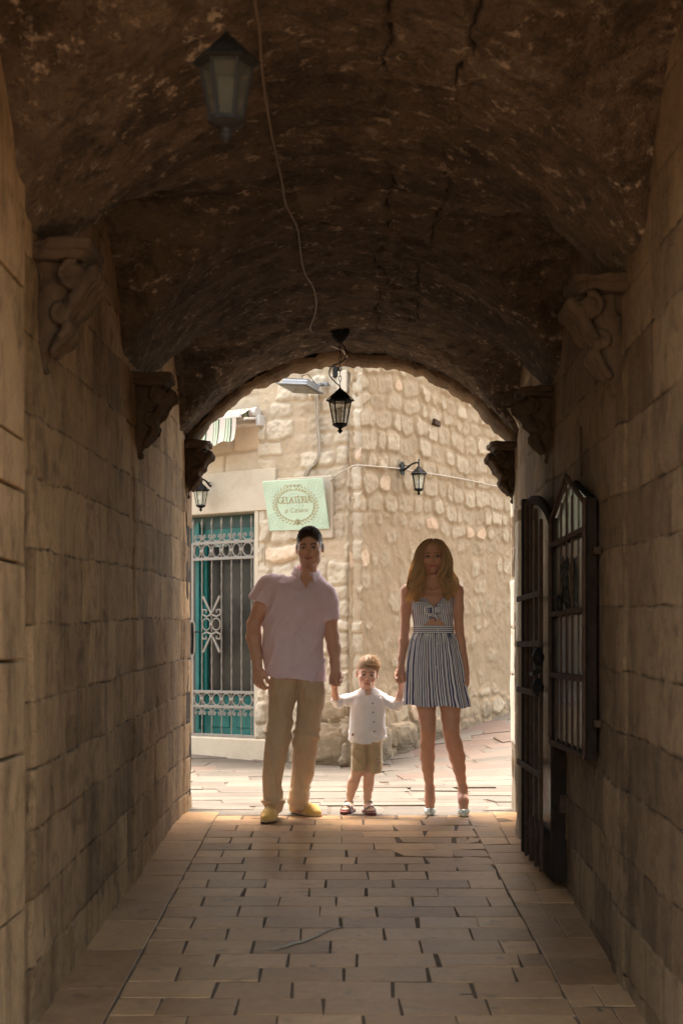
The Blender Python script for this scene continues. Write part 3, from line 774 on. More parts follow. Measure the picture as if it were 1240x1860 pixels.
# arch ring of dressed voussoirs lining the far mouth
nA = 150; V = []; E = []; T1 = []
cy = (XR(9.6) - 1.03) / 2; aa = (XR(9.6) + 1.03) / 2; Rm = (1.04 ** 2 + RISE ** 2) / (2 * RISE)
prof = [(9.36, .0), (9.37, .03), (9.63, .035), (9.66, .02), (9.66, -.20)]
for k in range(nA):
    u = -1 + 2 * k / (nA - 1); h = math.sqrt(Rm * Rm - (u * 1.04) ** 2) - (Rm - RISE)
    nxn = u * 1.04 / Rm; nz = math.sqrt(1 - nxn * nxn)
    kk = (k % 12); jt = 1.0 if kk > 0 else 0.62
    for (yv, inn) in prof:
        d = inn + .012 * float(vnoise(k * .21, yv * 6, 3)) + .006 * float(vnoise(k * .9, yv * 20, 5)) - (.003 if kk == 0 and inn > 0 else 0) + .010 * float(vnoise(k * .45, yv * 9, 8))
        V.append((cy + u * aa - nxn * d, yv, ZS + h - nz * d)); E.append(jt); T1.append(((k // 12) * .37) % 1)
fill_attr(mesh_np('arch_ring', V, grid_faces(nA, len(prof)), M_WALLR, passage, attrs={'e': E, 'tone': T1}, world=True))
# jambs of the far mouth: dressed strips down both sides
for sx in (-1, 1):
    nY, nZ = 20, 200; yv = np.concatenate([np.linspace(9.36, 9.64, nY - 2), [9.66, 9.66]]); zv = np.linspace(-.1, ZS - .02, nZ)
    Yw, Zw = np.meshgrid(yv, zv, indexing='ij')
    e, t1, t2 = stones(Yw, Zw, 5 + sx, (.3, .5), (3, 4), warp=.006, u0=8, u1=12, v0=-.4, v1=3)
    ins = .016 + .006 * fbm(Yw * 8, Zw * 5, 3 + sx, 4) - .006 * (1 - sstep(0, .01, e)); ins[-1, :] = -.2; ins[0, :] = -.03
    Xw = (XL(0) + ins) if sx < 0 else (XR(Yw) - ins)
    fq = grid_faces(nY, nZ); fq = fq[:, ::-1] if sx < 0 else fq
    mesh_np('jamb', np.stack([Xw, Yw, Zw], -1).reshape(-1, 3), fq, M_WALL if sx < 0 else M_PALEJAMB, passage, attrs={'e': sstep(0, .01, e).ravel(), 'tone': t1.ravel(), 'tone2': t2.ravel()}, world=True)
# roof slab closing the body above the vault, flanks
mb = MB(); mb.box((0, 6.05, 3.9), (10.4, 6.3, .3)); fill_attr(mb.build('roof', M_ASHLAR, passage, world=True))
for sx in (-1, 1):
    mb = MB(); mb.box((sx * 5.0, 6.05, 1.7), (.3, 6.3, 4.7)); fill_attr(mb.build('flank_wall', M_ASHLAR, passage, world=True))
# near-left dressed pilaster at the edge of view
mb = MB()
for i, (z0, z1) in enumerate([(-.35, .25), (.26, .74), (.75, 1.03), (1.04, 1.33), (1.34, 1.56), (1.57, 1.72), (1.73, 2.2), (2.21, 2.9)]):
    mb.box((-1.02 + (.003 if i % 2 else 0), 4.30, (z0 + z1) / 2), (.05, .34, z1 - z0), bev=.006)
fill_attr(mb.build('pilaster', M_WALL, passage, world=True), tone=.9)
# ---- carved corbels
def spiral(cx, cz, r0, turns, n=26, dirn=1, ph=0.0):
    return [(cx + dirn * r0 * (1 - .85 * t / (n - 1)) * math.cos(ph + turns * 2 * math.pi * t / (n - 1)), cz + r0 * (1 - .85 * t / (n - 1)) * math.sin(ph + turns * 2 * math.pi * t / (n - 1))) for t in range(n)]
def corbel(side, yb, s=1.0, seed=0):
    """eroded carved console: abacus, paired volutes, curling leaves and a pendant, weathered into one mass"""
    root = empty('corbel', (XL(yb) if side < 0 else XR(yb), yb, ZS - .01)); root.rotation_euler = (0, 0, 0 if side < 0 else math.pi)
    root.scale = (s, s, s)
    S = Sculpt(axis((-.03, .25, .005)), axis((-.18, .18, .005)), axis((-.07, .02, .005)))
    S.column([(-.030, .07, 0, .125, .150), (.004, .07, 0, .130, .155)], 0, p=7); S.column([(-.060, .06, 0, .105, .130), (-.030, .065, 0, .115, .140)], .008, p=6)
    V, Fq = S.mesh(); V = relax(V, Fq, 2); N = vnormals(V, Fq); V = V + N * (.010 * fbm(V[:, 0] * 14 + seed, V[:, 1] * 14, V[:, 2] * 14, 4) - .012 * sstep(.25, .6, vnoise(V[:, 0] * 9 + seed * 3, V[:, 1] * 9, V[:, 2] * 9)))[:, None]
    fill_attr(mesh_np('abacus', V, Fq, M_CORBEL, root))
    S = Sculpt(axis((-.03, .26, .0045)), axis((-.17, .17, .0045)), axis((-.45, -.03, .0045)))
    S.chain([((.04, 0, -.07), .085), ((.06, 0, -.14), .085), ((.035, 0, -.22), .070), ((.020, 0, -.30), .055), ((.012, 0, -.35), .034), ((.010, 0, -.40), .016)], .02)
    for sy in (-1, 1):
        for (cx, cz, r0, yy_) in ((.130, -.110, .050, .105), (.085, -.235, .034, .075)):
            sp = spiral(cx, cz, r0, 1.7, n=20, ph=math.pi / 2)
            S.chain([((x, sy * yy_, z), .013 * (1 - .45 * t / 20)) for t, (x, z) in enumerate(sp)], .004); S.cone((cx, sy * (yy_ - .025), cz), (cx, 0, cz), r0 * .85, r0 * .85, .012)
        for yy_ in (.040, .098):
            S.chain([((.09, sy * yy_ * .7, -.24), .020), ((.135, sy * yy_, -.19), .022), ((.170, sy * yy_, -.13), .020), ((.195, sy * yy_, -.10), .022), ((.200, sy * yy_, -.12), .014)], .012)
            S.chain([((.05, sy * yy_ * .5, -.36), .014), ((.085, sy * yy_ * .7, -.31), .018), ((.105, sy * yy_ * .75, -.275), .018), ((.112, sy * yy_ * .75, -.295), .010)], .010)
    for k in range(5): S.ell((.155 + .02 * (k % 2), -.06 + .03 * k, -.075), (.022, .015, .016), None, .006)
    S.ell((.018, 0, -.415), (.020, .020, .018), None, .008)
    V, Fq = largest(*S.mesh()); V = relax(V, Fq, 1); N = vnormals(V, Fq); q = V * (26, 26, 26)
    er = .005 * fbm(q[:, 0] + seed * 5, q[:, 1], q[:, 2], 4, .6) - .009 * sstep(.2, .7, vnoise(V[:, 0] * 11 + seed * 7, V[:, 1] * 11, V[:, 2] * 11)) + .002 * np.sin(V[:, 1] * 260) * sstep(-.15, -.22, V[:, 2])
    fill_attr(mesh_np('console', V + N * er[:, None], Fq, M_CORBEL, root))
    inv_parent(root, passage)
    return root
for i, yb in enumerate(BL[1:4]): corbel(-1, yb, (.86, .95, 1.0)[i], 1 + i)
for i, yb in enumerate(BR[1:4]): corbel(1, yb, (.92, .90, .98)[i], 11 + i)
# pale door jamb standing proud of the right wall just before the far mouth
nZ, nY = 200, 12; zv = np.linspace(-.1, 1.885, nZ)
V = []; ring = [(1.20, 8.44), (1.035, 8.44), (1.028, 8.42), (1.026, 8.30), (1.028, 8.27), (1.04, 8.262), (1.20, 8.26)]
for z in zv:
    for (x, y) in ring:
        nn = .007 * float(vnoise(z * 9, y * 9, 4)) + .003 * float(vnoise(z * 40, y * 30, 4)); V.append((x + nn, y, z))
e, t1, t2 = stones(np.zeros((nZ, 7)), np.repeat(zv[:, None], 7, 1), 15, (.26, .42), (3, 4), warp=.004, u0=-1, u1=2)
mesh_np('door_jamb', V, grid_faces(nZ, 7), M_PALEJAMB, passage, attrs={'e': sstep(0, .008, e).ravel(), 'tone': t1.ravel(), 'tone2': t2.ravel()}, world=True)

# ---------------------------------------------------------------- corner building
C0 = Vector((.10, 13.1, 0)); DL = Vector((.830, -.557, 0)).normalized(); NL = Vector((-.557, -.830, 0)).normalized()
DR = Vector((.477, .879, 0)).normalized(); NR = Vector((.879, -.477, 0)).normalized()
AL = math.atan2(DL.y, DL.x); AR = math.atan2(DR.y, DR.x)
def wall_hit(px, py, D, out=0.0, Nn=None):
    """photo pixel -> (s along the wall to the right of the corner, z)"""
    o = C0 + (Nn * out if Nn is not None else Vector((0, 0, 0)))
    k = (px - CXP) / F                                   # X = k*Y
    s = (k * o.y - o.x) / (D.x - k * D.y)
    Yv = o.y + s * D.y
    return s, EYE + (HZ - py) / F * Yv
WL = lambda px, py, out=0.0: wall_hit(px, py, DL, out, NL)
WR = lambda px, py, out=0.0: wall_hit(px, py, DR, out, NR)
corner = empty('corner_building', (C0.x, C0.y, 0)); tag(corner, 'cream rubble corner house with a green door and an ochre side wall beyond the arch', 'building')
cL = empty('front_side', (0, 0, 0)); cL.rotation_euler = (0, 0, AL); cL.parent = corner
cL.name = 'front_wall_group'
bpy.data.objects.remove(cL)
bpy.context.view_layer.update()
ML = Matrix.Translation(C0) @ Matrix.Rotation(AL, 4, 'Z')       # local x right, y into wall, z up
MR = Matrix.Translation(C0) @ Matrix.Rotation(AR, 4, 'Z')
def to_world(M, V):
    V = np.asarray(V, float).reshape(-1, 3); m = np.array(M); return V @ m[:3, :3].T + m[:3, 3]
def masonry(name, M, s0, s1, z0, z1, step, mat, layout, relief, out0=0.0, hole=None, edge_round=None, lab=None, base_bulge=0.0):
    ns = int((s1 - s0) / step) + 1; nz = int((z1 - z0) / step) + 1
    S, Zv = np.meshgrid(np.linspace(s0, s1, ns), np.linspace(z0, z1, nz), indexing='ij')
    e, t1, t2 = stones(S, Zv, **layout)
    out, ed = relief(S, Zv, e, t1, t2)
    out = out + out0 + base_bulge * sstep(.9, 0, Zv)
    if edge_round is not None: out = out * 1.0 - edge_round * sstep(s1 - .12, s1, S) ** 2
    Fq = grid_faces(ns, nz)
    if hole is not None:
        h0, h1, hz0, hz1 = hole
        c = np.stack([S, Zv], -1).reshape(-1, 2)[Fq].mean(1)
        Fq = Fq[~((c[:, 0] > h0) & (c[:, 0] < h1) & (c[:, 1] > hz0) & (c[:, 1] < hz1))]
    o = mesh_np(name, to_world(M, np.stack([S, -out, Zv], -1)), Fq, mat, corner, attrs={'e': ed.ravel(), 'tone': t1.ravel(), 'tone2': t2.ravel()}, world=True)
    if lab: o['label'] = lab
    return o
def rel_rubble(depth, smear, seed, rnd=.035, rag=.014):
    def f(S, Zv, e, t1, t2):
        en = e + rag * fbm(S * 14, Zv * 14, seed, 3)
        ed = sstep(.010, rnd, en)
        cover = sstep(-.25, .35, vnoise(S * 1.1 + seed, Zv * 1.1, seed) + smear + (t2 - .5) * 1.6)   # mortar smeared over stones
        lump = depth * (.45 + .9 * t1) * sstep(.0, .042, en)
        out = lump * (1 - .85 * cover) + .012 * fbm(S * 7, Zv * 7, seed + 2, 4) + .018 * fbm(S * 20, Zv * 20, seed + 4, 4, .65) * (1 - .6 * cover) * ed
        return out, ed * (1 - .8 * cover)
    return f
sL = WL(475, 1000)[0]
doorL = WL(340, 1000)[0]
d_s1 = WL(469, 1000)[0]; lintel_z = WL(469, 929)[1]; sill_z = WL(466, 1341)[1]
d_s0 = d_s1 - 1.60
print('wall s', sL, doorL, d_s1, lintel_z, sill_z)
masonry('rubble_wall', ML, sL, .05, -.15, 5.2, .0125, M_RUBBLE, dict(seed=4, rowh=(.13, .25), lenr=(.14, .42), warp=.026, wfreq=3.6, u0=-4, u1=2, corner=.045, wander=.03), rel_rubble(.030, -.62, 3, rnd=.022), out0=.03, lab='bright cream rubble with bulging stones', base_bulge=.06, edge_round=.13)
def rel_ash(S, Zv, e, t1, t2):
    ed = sstep(.004, .022, e + .008 * fbm(S * 16, Zv * 16, 3, 3)); return .010 * t1 * ed + .012 * ed + .010 * fbm(S * 9, Zv * 9, 5, 4), ed
masonry('ashlar_wall', ML, -6.5, sL, -.15, 5.2, .02, M_ASHLAR, dict(seed=9, rowh=(.22, .32), lenr=(.3, .62), warp=.008, u0=-8, u1=2), rel_ash, hole=(d_s0 - .16, d_s1 + .02, -1, lintel_z + .16), lab='pale squared blocks around the doorway')
def rel_och(S, Zv, e, t1, t2):
    hi = sstep(2.15, 2.5, Zv + .25 * vnoise(S * 1.2, Zv, 3)); lowb = sstep(.75, .5, Zv + .2 * vnoise(S * 1.5, Zv, 6)); ex = np.clip(hi + lowb * .7 + .45, 0, 1)
    en = e + .016 * fbm(S * 13, Zv * 13, 31, 3); ed = sstep(.014, .05, en)
    pick = sstep(.10, .45, t2 + (ex - .62) * .9)
    out = (.020 * (.4 + t1) * sstep(0, .025, en)) * ex * pick + .014 * fbm(S * 6, Zv * 6, 33, 4) + .016 * fbm(S * 20, Zv * 20, 37, 4, .65) * (.4 + .6 * ed * pick)
    return out, ed * pick * (.45 + .55 * ex)
masonry('side_wall', MR, -.075, 8.5, -.2, 5.4, .0165, M_OCHRE, dict(seed=14, rowh=(.14, .24), lenr=(.16, .40), warp=.04, wfreq=3.6, u0=-2, u1=10, corner=.085, wander=.09), rel_och, lab='ochre wall with mortar smeared between boulders', base_bulge=.05)
# corner boulders at the foot (buttress-like rounded base stones) - dense lumps
rr = np.random.RandomState(2)
def lump(c, r, seed, n=56):
    th = np.linspace(0, math.pi, n); ph = np.linspace(0, 2 * math.pi, n * 2, endpoint=False)
    Ph, Th = np.meshgrid(ph, th, indexing='ij')
    d = np.stack([np.sin(Th) * np.cos(Ph), np.sin(Th) * np.sin(Ph), np.cos(Th)], -1)
    s = np.sign(d) * np.abs(d) ** .62
    k = 1 + .20 * fbm(d[..., 0] * 2 + seed, d[..., 1] * 2, d[..., 2] * 2, 5, .62)
    return (s * k[..., None] * np.array(r) + np.array(c)).reshape(-1, 3), grid_faces(n * 2, n, True)
VV = []; FF = []; nb = 0
for i, (s, z, rx, rz, M, oo) in enumerate([(-.28, .17, .30, .24, ML, .0), (.02, .16, .20, .24, ML, -.05), (.32, .17, .36, .20, MR, .0), (-.22, .52, .24, .15, ML, -.03), (.10, .55, .16, .16, ML, -.10), (.95, .22, .34, .15, MR, -.03), (1.6, .30, .32, .13, MR, -.04)]):
    v, f = lump((s, -.0 - oo, z), (rx, .13, rz), i * 3.1); VV.append(to_world(M, v)); FF.append(f + nb); nb += len(v)
o = fill_attr(mesh_np('base_stones', np.concatenate(VV), np.concatenate(FF), M_OCHRE, corner, world=True), tone=.3); o['label'] = 'rough boulders at the foot of the corner'
# door surround
mb = MB()
lz = lintel_z
mb.box(((d_s0 + d_s1) / 2, .06, lz + .20), (d_s1 - d_s0 + .5, .24, .40), bev=.01)
for s in (d_s0 - .12, d_s1 + .015): mb.box((s, .08, (lz + sill_z) / 2), (.24 if s < d_s0 else .05, .26, lz - sill_z), bev=.006)
mb.box(((d_s0 + d_s1) / 2, .02, (sill_z - .10) / 2), (d_s1 - d_s0 + .55, .30, sill_z + .10), bev=.012)
o = mb.build('door_surround', M_LINTEL); o.matrix_world = ML; inv_parent(o, corner); fill_attr(o, tone=.6)
# pale pier strip right of the door (smooth jamb seen below the sign)
mb = MB(); mb.box(((sL + d_s1 + .04) / 2 + .02, .02, (sill_z + lz) / 2), (abs(sL - d_s1) + .05, .12, lz - sill_z), bev=.006)
o = mb.build('door_pier', M_LINTEL); o.matrix_world = ML; inv_parent(o, corner); fill_attr(o, tone=.7)
# squared pale block near the corner top
s_, z_ = WL(630, 695); mb = MB(); mb.box((s_ - .01, -.02, z_), (.11, .12, .20), bev=.008); o = mb.build('dressed_block', M_LINTEL); o.matrix_world = ML; inv_parent(o, corner); fill_attr(o, tone=.9)
# little square hole plate on side wall
s_, z_ = WR(792, 768, .03); mb = MB(); mb.box((s_, -.02, z_), (.14, .06, .055), rot=(0, .1, 0), bev=.004); o = mb.build('iron_plug', M_RUST); o.matrix_world = MR; inv_parent(o, corner)
# green door, set back
bpy.context.view_layer.update()
door = empty('door', (0, 0, 0)); door.matrix_world = ML @ Matrix.Translation((0, .16, 0)); inv_parent(door, corner)
w = d_s1 - d_s0; H = lz - sill_z; mid = (d_s0 + d_s1) / 2
mb = MB()
mb.box((mid, .03, lz - .06), (w, .05, .13)); mb.box((d_s0 + .04, .03, sill_z + H / 2), (.08, .05, H)); mb.box((d_s1 - .035, .03, sill_z + H / 2), (.06, .05, H))
mb.build('frame', M_TEALD, door)
for (a, b_) in ((d_s0 + .08, mid - .14), (mid - .02, d_s1 - .07)):
    mb = MB(); wd = b_ - a; mb.box(((a + b_) / 2, .035, sill_z + .20), (wd, .04, .40), bev=.003)
    mb.box(((a + b_) / 2, .035, lz - .18), (wd, .04, .13), bev=.003)
    for k in (0, 1): mb.box((a + wd * (.28 + .45 * k), .01, sill_z + .20), (wd * .34, .012, .24), bev=.008)
    for x in (a + .02, b_ - .02): mb.box((x, .035, sill_z + H / 2 - .02), (.045, .042, H - .22), bev=.003)
    mb.box(((a + b_) / 2, .0, sill_z + .43), (wd, .05, .022), bev=.003)
    lf = mb.build('door_leaf', M_TEAL, door)
    mb = MB(); mb.box(((a + b_) / 2, .05, sill_z + H / 2 + .1), (wd - .06, .008, H - .55)); mb.build('pane', M_DARKGLASS, lf)
mb = MB(); mb.box((mid - .09, .01, sill_z + H / 2 - .03), (.13, .05, H - .1), bev=.006); mb.box((mid - .05, -.02, sill_z + H / 2), (.035, .05, H - .12), bev=.004); mb.build('mullion', M_TEAL, door)
mb = MB(); mb.box((mid, .40, sill_z + H / 2), (w + .3, .02, H + .4)); mb.build('dark_interior', M_DKWOOD, door)
# small notice behind the glass
s_, z_ = WL(401, 975, -.2); mb = MB(); mb.box((s_, .036, z_), (.16, .006, .20)); nt_ = mb.build('notice', M_SIGN, door)
mb = MB(); mb.box((s_, .031, z_ + .01), (.07, .003, .055)); mb.build('notice_print', M_WHITE, nt_)
# ================================================================ people
def rows_px(rows, Y, Ydep=None):
    """rows: (py, xl, xr, half depth[, depth offset]) -> column rows in world units"""
    out = []
    for r in rows:
        py, xl, xr, b = r[:4]; dy = r[4] if len(r) > 4 else 0
        Yc = Y + dy; c = P((xl + xr) / 2, py, Yc); out.append((c.z, c.x, Yc, (xr - xl) / 2 / F * Yc, b))
    return out
def grow(rows, a, b=None): return [(z, cx, cy, A + a, B + (a if b is None else b)) for z, cx, cy, A, B in rows]
def garment(S, name, mat, parent, disp=None, it=2, attrs=None, lab=None):
    V, Fq = largest(*S.mesh()); V = relax(V, Fq, it, .5)
    if disp is not None:
        N = vnormals(V, Fq); V = V + N * disp(V[:, 0], V[:, 1], V[:, 2])[:, None]
    o = mesh_np(name, V, Fq, mat, parent, attrs=(attrs(V) if attrs else None), world=True)
    if lab: o['label'] = lab
    return o
def body_mesh(S, parent, f, base, w_head=True, it=1, **kw):
    V, Fq = S.mesh(); V = relax(V, Fq, it, .5, None)
    C, wet = face_colour(V, f, base, **kw)
    return V, Fq, C, wet
def person(name, loc, label, group='family holding hands under the arch'):
    r = empty(name, loc); tag(r, label, 'person', group); bpy.context.view_layer.update(); return r
# ---------------------------------------------------------------- the man
def build_man():
    Y = 9.0; Q = lambda px, py, dy=0: np.array(P(px, py, Y + dy))
    root = person('person', (Q(535, 1480)[0], 9.0, 0), 'man in pale pink polo shirt, khaki trousers and yellow slip-on shoes')
    f = Frame(Q(562.5, 996, .0), yaw=-4, pitch=-2, roll=2, sc=1.06)
    hc = f.c
    S = Sculpt(axis((-.62, hc[0] - .10, .0045), (hc[0] - .10, hc[0] + .10, .0026), (hc[0] + .10, .02, .0045)), axis((8.72, hc[1] - .135, .006), (hc[1] - .135, hc[1] + .11, .0028), (hc[1] + .11, 9.5, .007)), axis((-.0, 1.54, .0055), (1.54, 1.92, .0026)))
    torso = rows_px([(1056, 520, 580, .055, .03), (1066, 504, 586, .065, .02), (1079, 492, 592, .085), (1100, 488, 596, .110), (1130, 488, 588, .105), (1165, 488, 584, .105), (1200, 492, 584, .085), (1240, 502, 578, .06)], Y)
    S.column(torso, .03, yaw=R(8))
    S.chain([(f.p(0, -.022, -.05), .050), (Q(558, 1056, .02), .057), (Q(551, 1080, .0), .075)], .03)
    S.chain([(Q(540, 1056, .03), .05), (Q(500, 1070, .01), .046)], .04); S.chain([(Q(560, 1062, .02), .05), (Q(586, 1080, .0), .044)], .04)
    # arms
    S.chain([(Q(492, 1076, .0), .052), (Q(475, 1104, .01), .052), (Q(461.5, 1132, .03), .044)], .03)
    S.chain([(Q(461.5, 1134, .03), .044), (Q(461, 1158, .01), .047), (Q(466, 1190, -.03), .036), (Q(468, 1212, -.05), .029)], .02)
    hand(S, Q(468, 1214, -.05), (.06, -.10, -1), (.55, .65, 0), 1, L=.20, curl=(38, 48, 30), thumb=(.25, 40))
    S.chain([(Q(592, 1082, .0), .046), (Q(600, 1118, .0), .043), (Q(603.5, 1156, .02), .043)], .03)
    S.chain([(Q(604, 1158, .02), .044), (Q(607, 1178, .0), .043), (Q(608.5, 1204, -.03), .032), (Q(609, 1219, -.04), .026)], .02)
    hand(S, Q(609, 1218, -.04), (-.02, -.20, -1), (-.12, -.85, -.1), -1, L=.185, curl=(70, 75, 30), spread=.1, thumb=(.35, 60))
    # legs & feet inside the clothes
    for (kx, ky, kd, ax_, ay_, ad, hx) in ((505, 1345, -.03, 494, 1455, .06, 512), (555, 1347, .04, 541, 1455, .20, 566)):
        S.chain([(Q(hx, 1255, 0), .075), (Q(kx, ky, kd), .052), (Q(ax_, ay_, ad), .036)], .03)
    S.cone(Q(494, 1470, .05), (P(487, 1180, 8.86).x, 8.86, .045), .032, .028, .02); S.cone(Q(541, 1468, .2), (-.19, 9.17, .045), .032, .028, .02)
    add_head(S, f)
    V, Fq, C, wet = body_mesh(S, root, f, (.64, .37, .26), lipc=(.56, .20, .16), browc=(.05, .03, .02), smile=1.0, beard=.28, fade=(.12, .072, .048))
    body = mesh_np('body', V, Fq, M_SKIN, root, attrs={'wet': wet}, cols={'Col': C}, world=True)
    # polo
    G1 = Sculpt(axis((-.62, .02, .005)), axis((8.74, 9.24, .0055)), axis((.84, 1.64, .005)))
    trs = rows_px([(1044, 532, 580, .062, .035), (1049, 514, 588, .075, .03), (1060, 490, 598, .098, .015), (1075, 482, 604, .118), (1100, 484, 602, .135), (1130, 480, 592, .138), (1165, 475.5, 588, .140), (1200, 477, 590, .142), (1222, 481, 592, .142), (1241, 484, 594, .142)], Y)
    a1 = [(Q(514, 1060, .0), .058), (Q(490, 1066, .0), .074), (Q(474, 1092, .01), .078), (Q(466, 1112, .02), .078)]
    a2 = [(Q(578, 1066, .0), .060), (Q(590, 1078, .0), .062), (Q(597, 1096, .0), .060), (Q(600, 1120, .0), .056), (Q(601, 1140, .005), .056)]
    G1.chain(a1, .035); G1.chain(a2, .03)
    d1 = np.array([-.36, .08, -.93]); c1 = Q(475, 1096, 0); d2 = np.array([.06, 0, -1.0]); c2 = Q(600, 1127, 0); xm = Q(540, 1100)[0]
    G1.cut(lambda x, y, z: np.where(x < xm, (x - c1[0]) * d1[0] + (z - c1[2]) * d1[2], (x - c2[0]) * d2[0] + (z - c2[2]) * d2[2]) + 0 * y)
    G1.chain([(Q(472, 1094, .01), .058), (Q(462, 1122, .03), .066)], 0, 's'); G1.chain([(Q(600, 1119, 0), .048), (Q(602, 1150, .01), .052)], 0, 's')
    G1.column(trs, .025, yaw=R(9), p=2.3)
    x0 = Q(486, 1100)[0]
    zh = lambda x: Q(487, 1229)[2] + (x - Q(487, 1229)[0]) * (-.035 / .37)
    G1.cut(lambda x, y, z: zh(x) - z + 0 * y)
    G1.chain([(f.p(0, -.02, -.07), .064), (Q(557, 1060, .0), .064)], .0, 's')
    vx, vz = Q(557, 1070)[0], Q(557, 1071)[2]
    G1.cut(lambda x, y, z: np.where(y < 8.99, np.minimum((z - vz) * .42 - np.abs(x - vx - (z - vz) * -.10), .2) * 1.0, -1))
    def disp(x, y, z):
        u = x * .85 - (z - 1.3) * .5; v = x * .5 + z * .85
        lo = sstep(1.5, 1.05, z)
        w = (.012 * crease(u * 9, y * 2, v * 2.4 + 2) + .007 * crease(u * 15 + 5, y * 2, v * 3.5, .16)) * (.45 + .55 * lo) + .006 * fbm(u * 22, y * 6, v * 6, 3)
        w += .006 * np.sin((x * 34 + z * 14) + 2.5 * vnoise(x * 5, y * 5, z * 5)) * sstep(.12, .0, np.abs(x - x0 - .05)) * sstep(1.2, 1.45, z) * .5
        return w - .002
    shirt = garment(G1, 'polo_shirt', M_POLO, root, disp)
    # hem / cuff seams and placket
    def strip(pts, wd, name, mat, par, nrm=(0, -1, 0), th=.003):
        mb = MB(); pts = [Vector(p) for p in pts]; n = Vector(nrm)
        for a, b in zip(pts, pts[1:]):
            t = (b - a); l = t.length; t.normalize(); s_ = t.cross(n).normalized(); M = Matrix((s_, n, t)).transposed().to_4x4(); M.translation = (a + b) / 2
            mb.box((0, 0, 0), (wd, th, l * 1.02), M=M)
        return mb.build(name, mat, par, world=True)
    # collar: two falling leaves around the neck
    n = 40; A = np.linspace(R(-158), R(158), n)
    cx, cyy = Q(557.5, 1050)[0], 9.03
    V = []
    for a in A:
        bk = math.cos(a)                                 # 1 at the back
        s_ = math.sin(a); fr = (1 - bk) / 2
        ztop = Q(0, 1027)[2] - .050 * fr ** 1.5 - .012 * s_ * 1
        rin = .068; x = cx + s_ * rin + (-.006 * fr); y_ = cyy + bk * rin * (1.0 if bk > 0 else 1.12)
        tip = sstep(.90, 1.0, np.array(fr)).item()
        rout = .098 + .010 * tip; drop = .036 + .034 * tip + .012 * fr
        x2 = cx + s_ * rout * (1 + .0 * tip) + math.copysign(.016 * tip, s_); y2 = cyy + bk * rout * (1.0 if bk > 0 else 1.10)
        V += [(x, y_, ztop - .02), (x, y_, ztop), (x + (x2 - x) * .25, y_ + (y2 - y_) * .25, ztop + .002), (x2, y2, ztop - drop), (x2 - s_ * .004, y2 - bk * .004, ztop - drop - .001)]
    col = mesh_np('collar', V, grid_faces(n, 5), M_COLLAR, shirt, world=True)
    md = col.modifiers.new('thick', 'SOLIDIFY'); md.thickness = .003; md.offset = 0
    yF = 8.855
    mb = MB()
    for zz, k in ((1076, 0), (1084, 1)): mb.lathe([(.0045, -.0012), (.005, 0), (.0045, .0012)], (0, 0, 0), 12, M=Matrix.Translation(Q(558.5 + k, zz, -.150)) @ Matrix.Rotation(R(90), 4, 'X'))
    mb.build('button', M_PEARL, shirt, world=True)
    # trousers
    G2 = Sculpt(axis((-.55, -.05, .005)), axis((8.78, 9.42, .0055)), axis((.015, 1.0, .005)))
    L1 = rows_px([(1226, 493, 545, .098), (1236, 490, 544, .100), (1250, 488, 542, .106), (1279, 487.5, 536, .100), (1300, 486, 531, .095, -.01), (1327, 484, 528, .088, -.02), (1345, 482, 526, .085, -.03), (1380, 478.5, 519, .082, -.01), (1417, 477, 512, .078, .02), (1440, 477.5, 510.5, .078, .04), (1456, 478, 514, .080, .05), (1465, 480, 511, .072, .05), (1474, 487, 507, .055, .05)], Y)
    L2 = rows_px([(1226, 533, 583, .098), (1236, 536, 586, .100), (1250, 540, 590, .106), (1279, 540, 587.5, .100), (1310, 537.5, 582, .092, .02), (1347, 535, 576.5, .085, .04), (1380, 531, 572, .080, .08), (1405, 528.5, 568.5, .076, .12), (1430, 526, 561, .074, .16), (1451, 523.5, 561, .078, .19), (1460, 525, 558, .072, .20), (1468, 530, 552, .055, .20)], Y)
    G2.column(L1, .0, p=2.2); G2.column(L2, .012, p=2.2)
    def disp2(x, y, z):
        kn = np.exp(-((z - .50) / .10) ** 2); an = np.exp(-((z - .12) / .09) ** 2); cr = np.exp(-((z - .82) / .10) ** 2)
        w = .006 * fbm(x * 16, y * 8, z * 7, 3) + .014 * kn * crease(x * 5 - z * 7, y * 4, z * 11 + x * 7) + .016 * an * crease(x * 6 + z * 5, y * 5, z * 13, .18) + .009 * crease(x * 12 + z * 2, y * 3, z * 2.4)
        w += .006 * cr * ridged(x * 18 - z * 12, y * 5, z * 6 + x * 10) + .0035 * ridged(x * 30, y * 8, z * 5)
        return w - .001
    tr = garment(G2, 'trousers', M_CHINO, root, disp2)
    # shoes
    for (h, t, sx) in (((P(494, 1180, 9.08).x, 9.07), (P(485.5, 1180, 8.83).x, 8.83), 0), ((-.303, 9.30), (-.160, 9.115), 1)):
        h = np.array(h); t = np.array(t); d = (t - h); L = np.linalg.norm(d); d /= L; p_ = np.array([-d[1], d[0]])
        c3 = lambda u, s_, z: np.array([*(h + d * u * L + p_ * s_), z])
        Gs = Sculpt(axis((min(h[0], t[0]) - .09, max(h[0], t[0]) + .09, .0035)), axis((min(h[1], t[1]) - .09, max(h[1], t[1]) + .09, .0035)), axis((-.004, .13, .003)))
        Gs.chain([(c3(-.02, 0, .038), .038), (c3(.45, .004, .036), .041), (c3(.82, .002, .028), .045), (c3(1.02, -.004, .020), .034)], .03)
        Gs.chain([(c3(.0, 0, .055), .033), (c3(.42, 0, .055), .030), (c3(.62, 0, .042), .030)], .02)
        Gs.cut(lambda x, y, z: .010 - z + 0 * x + 0 * y)
        Gs.chain([(c3(.0, 0, .088), .026), (c3(.30, 0, .092), .026)], .006, 's')
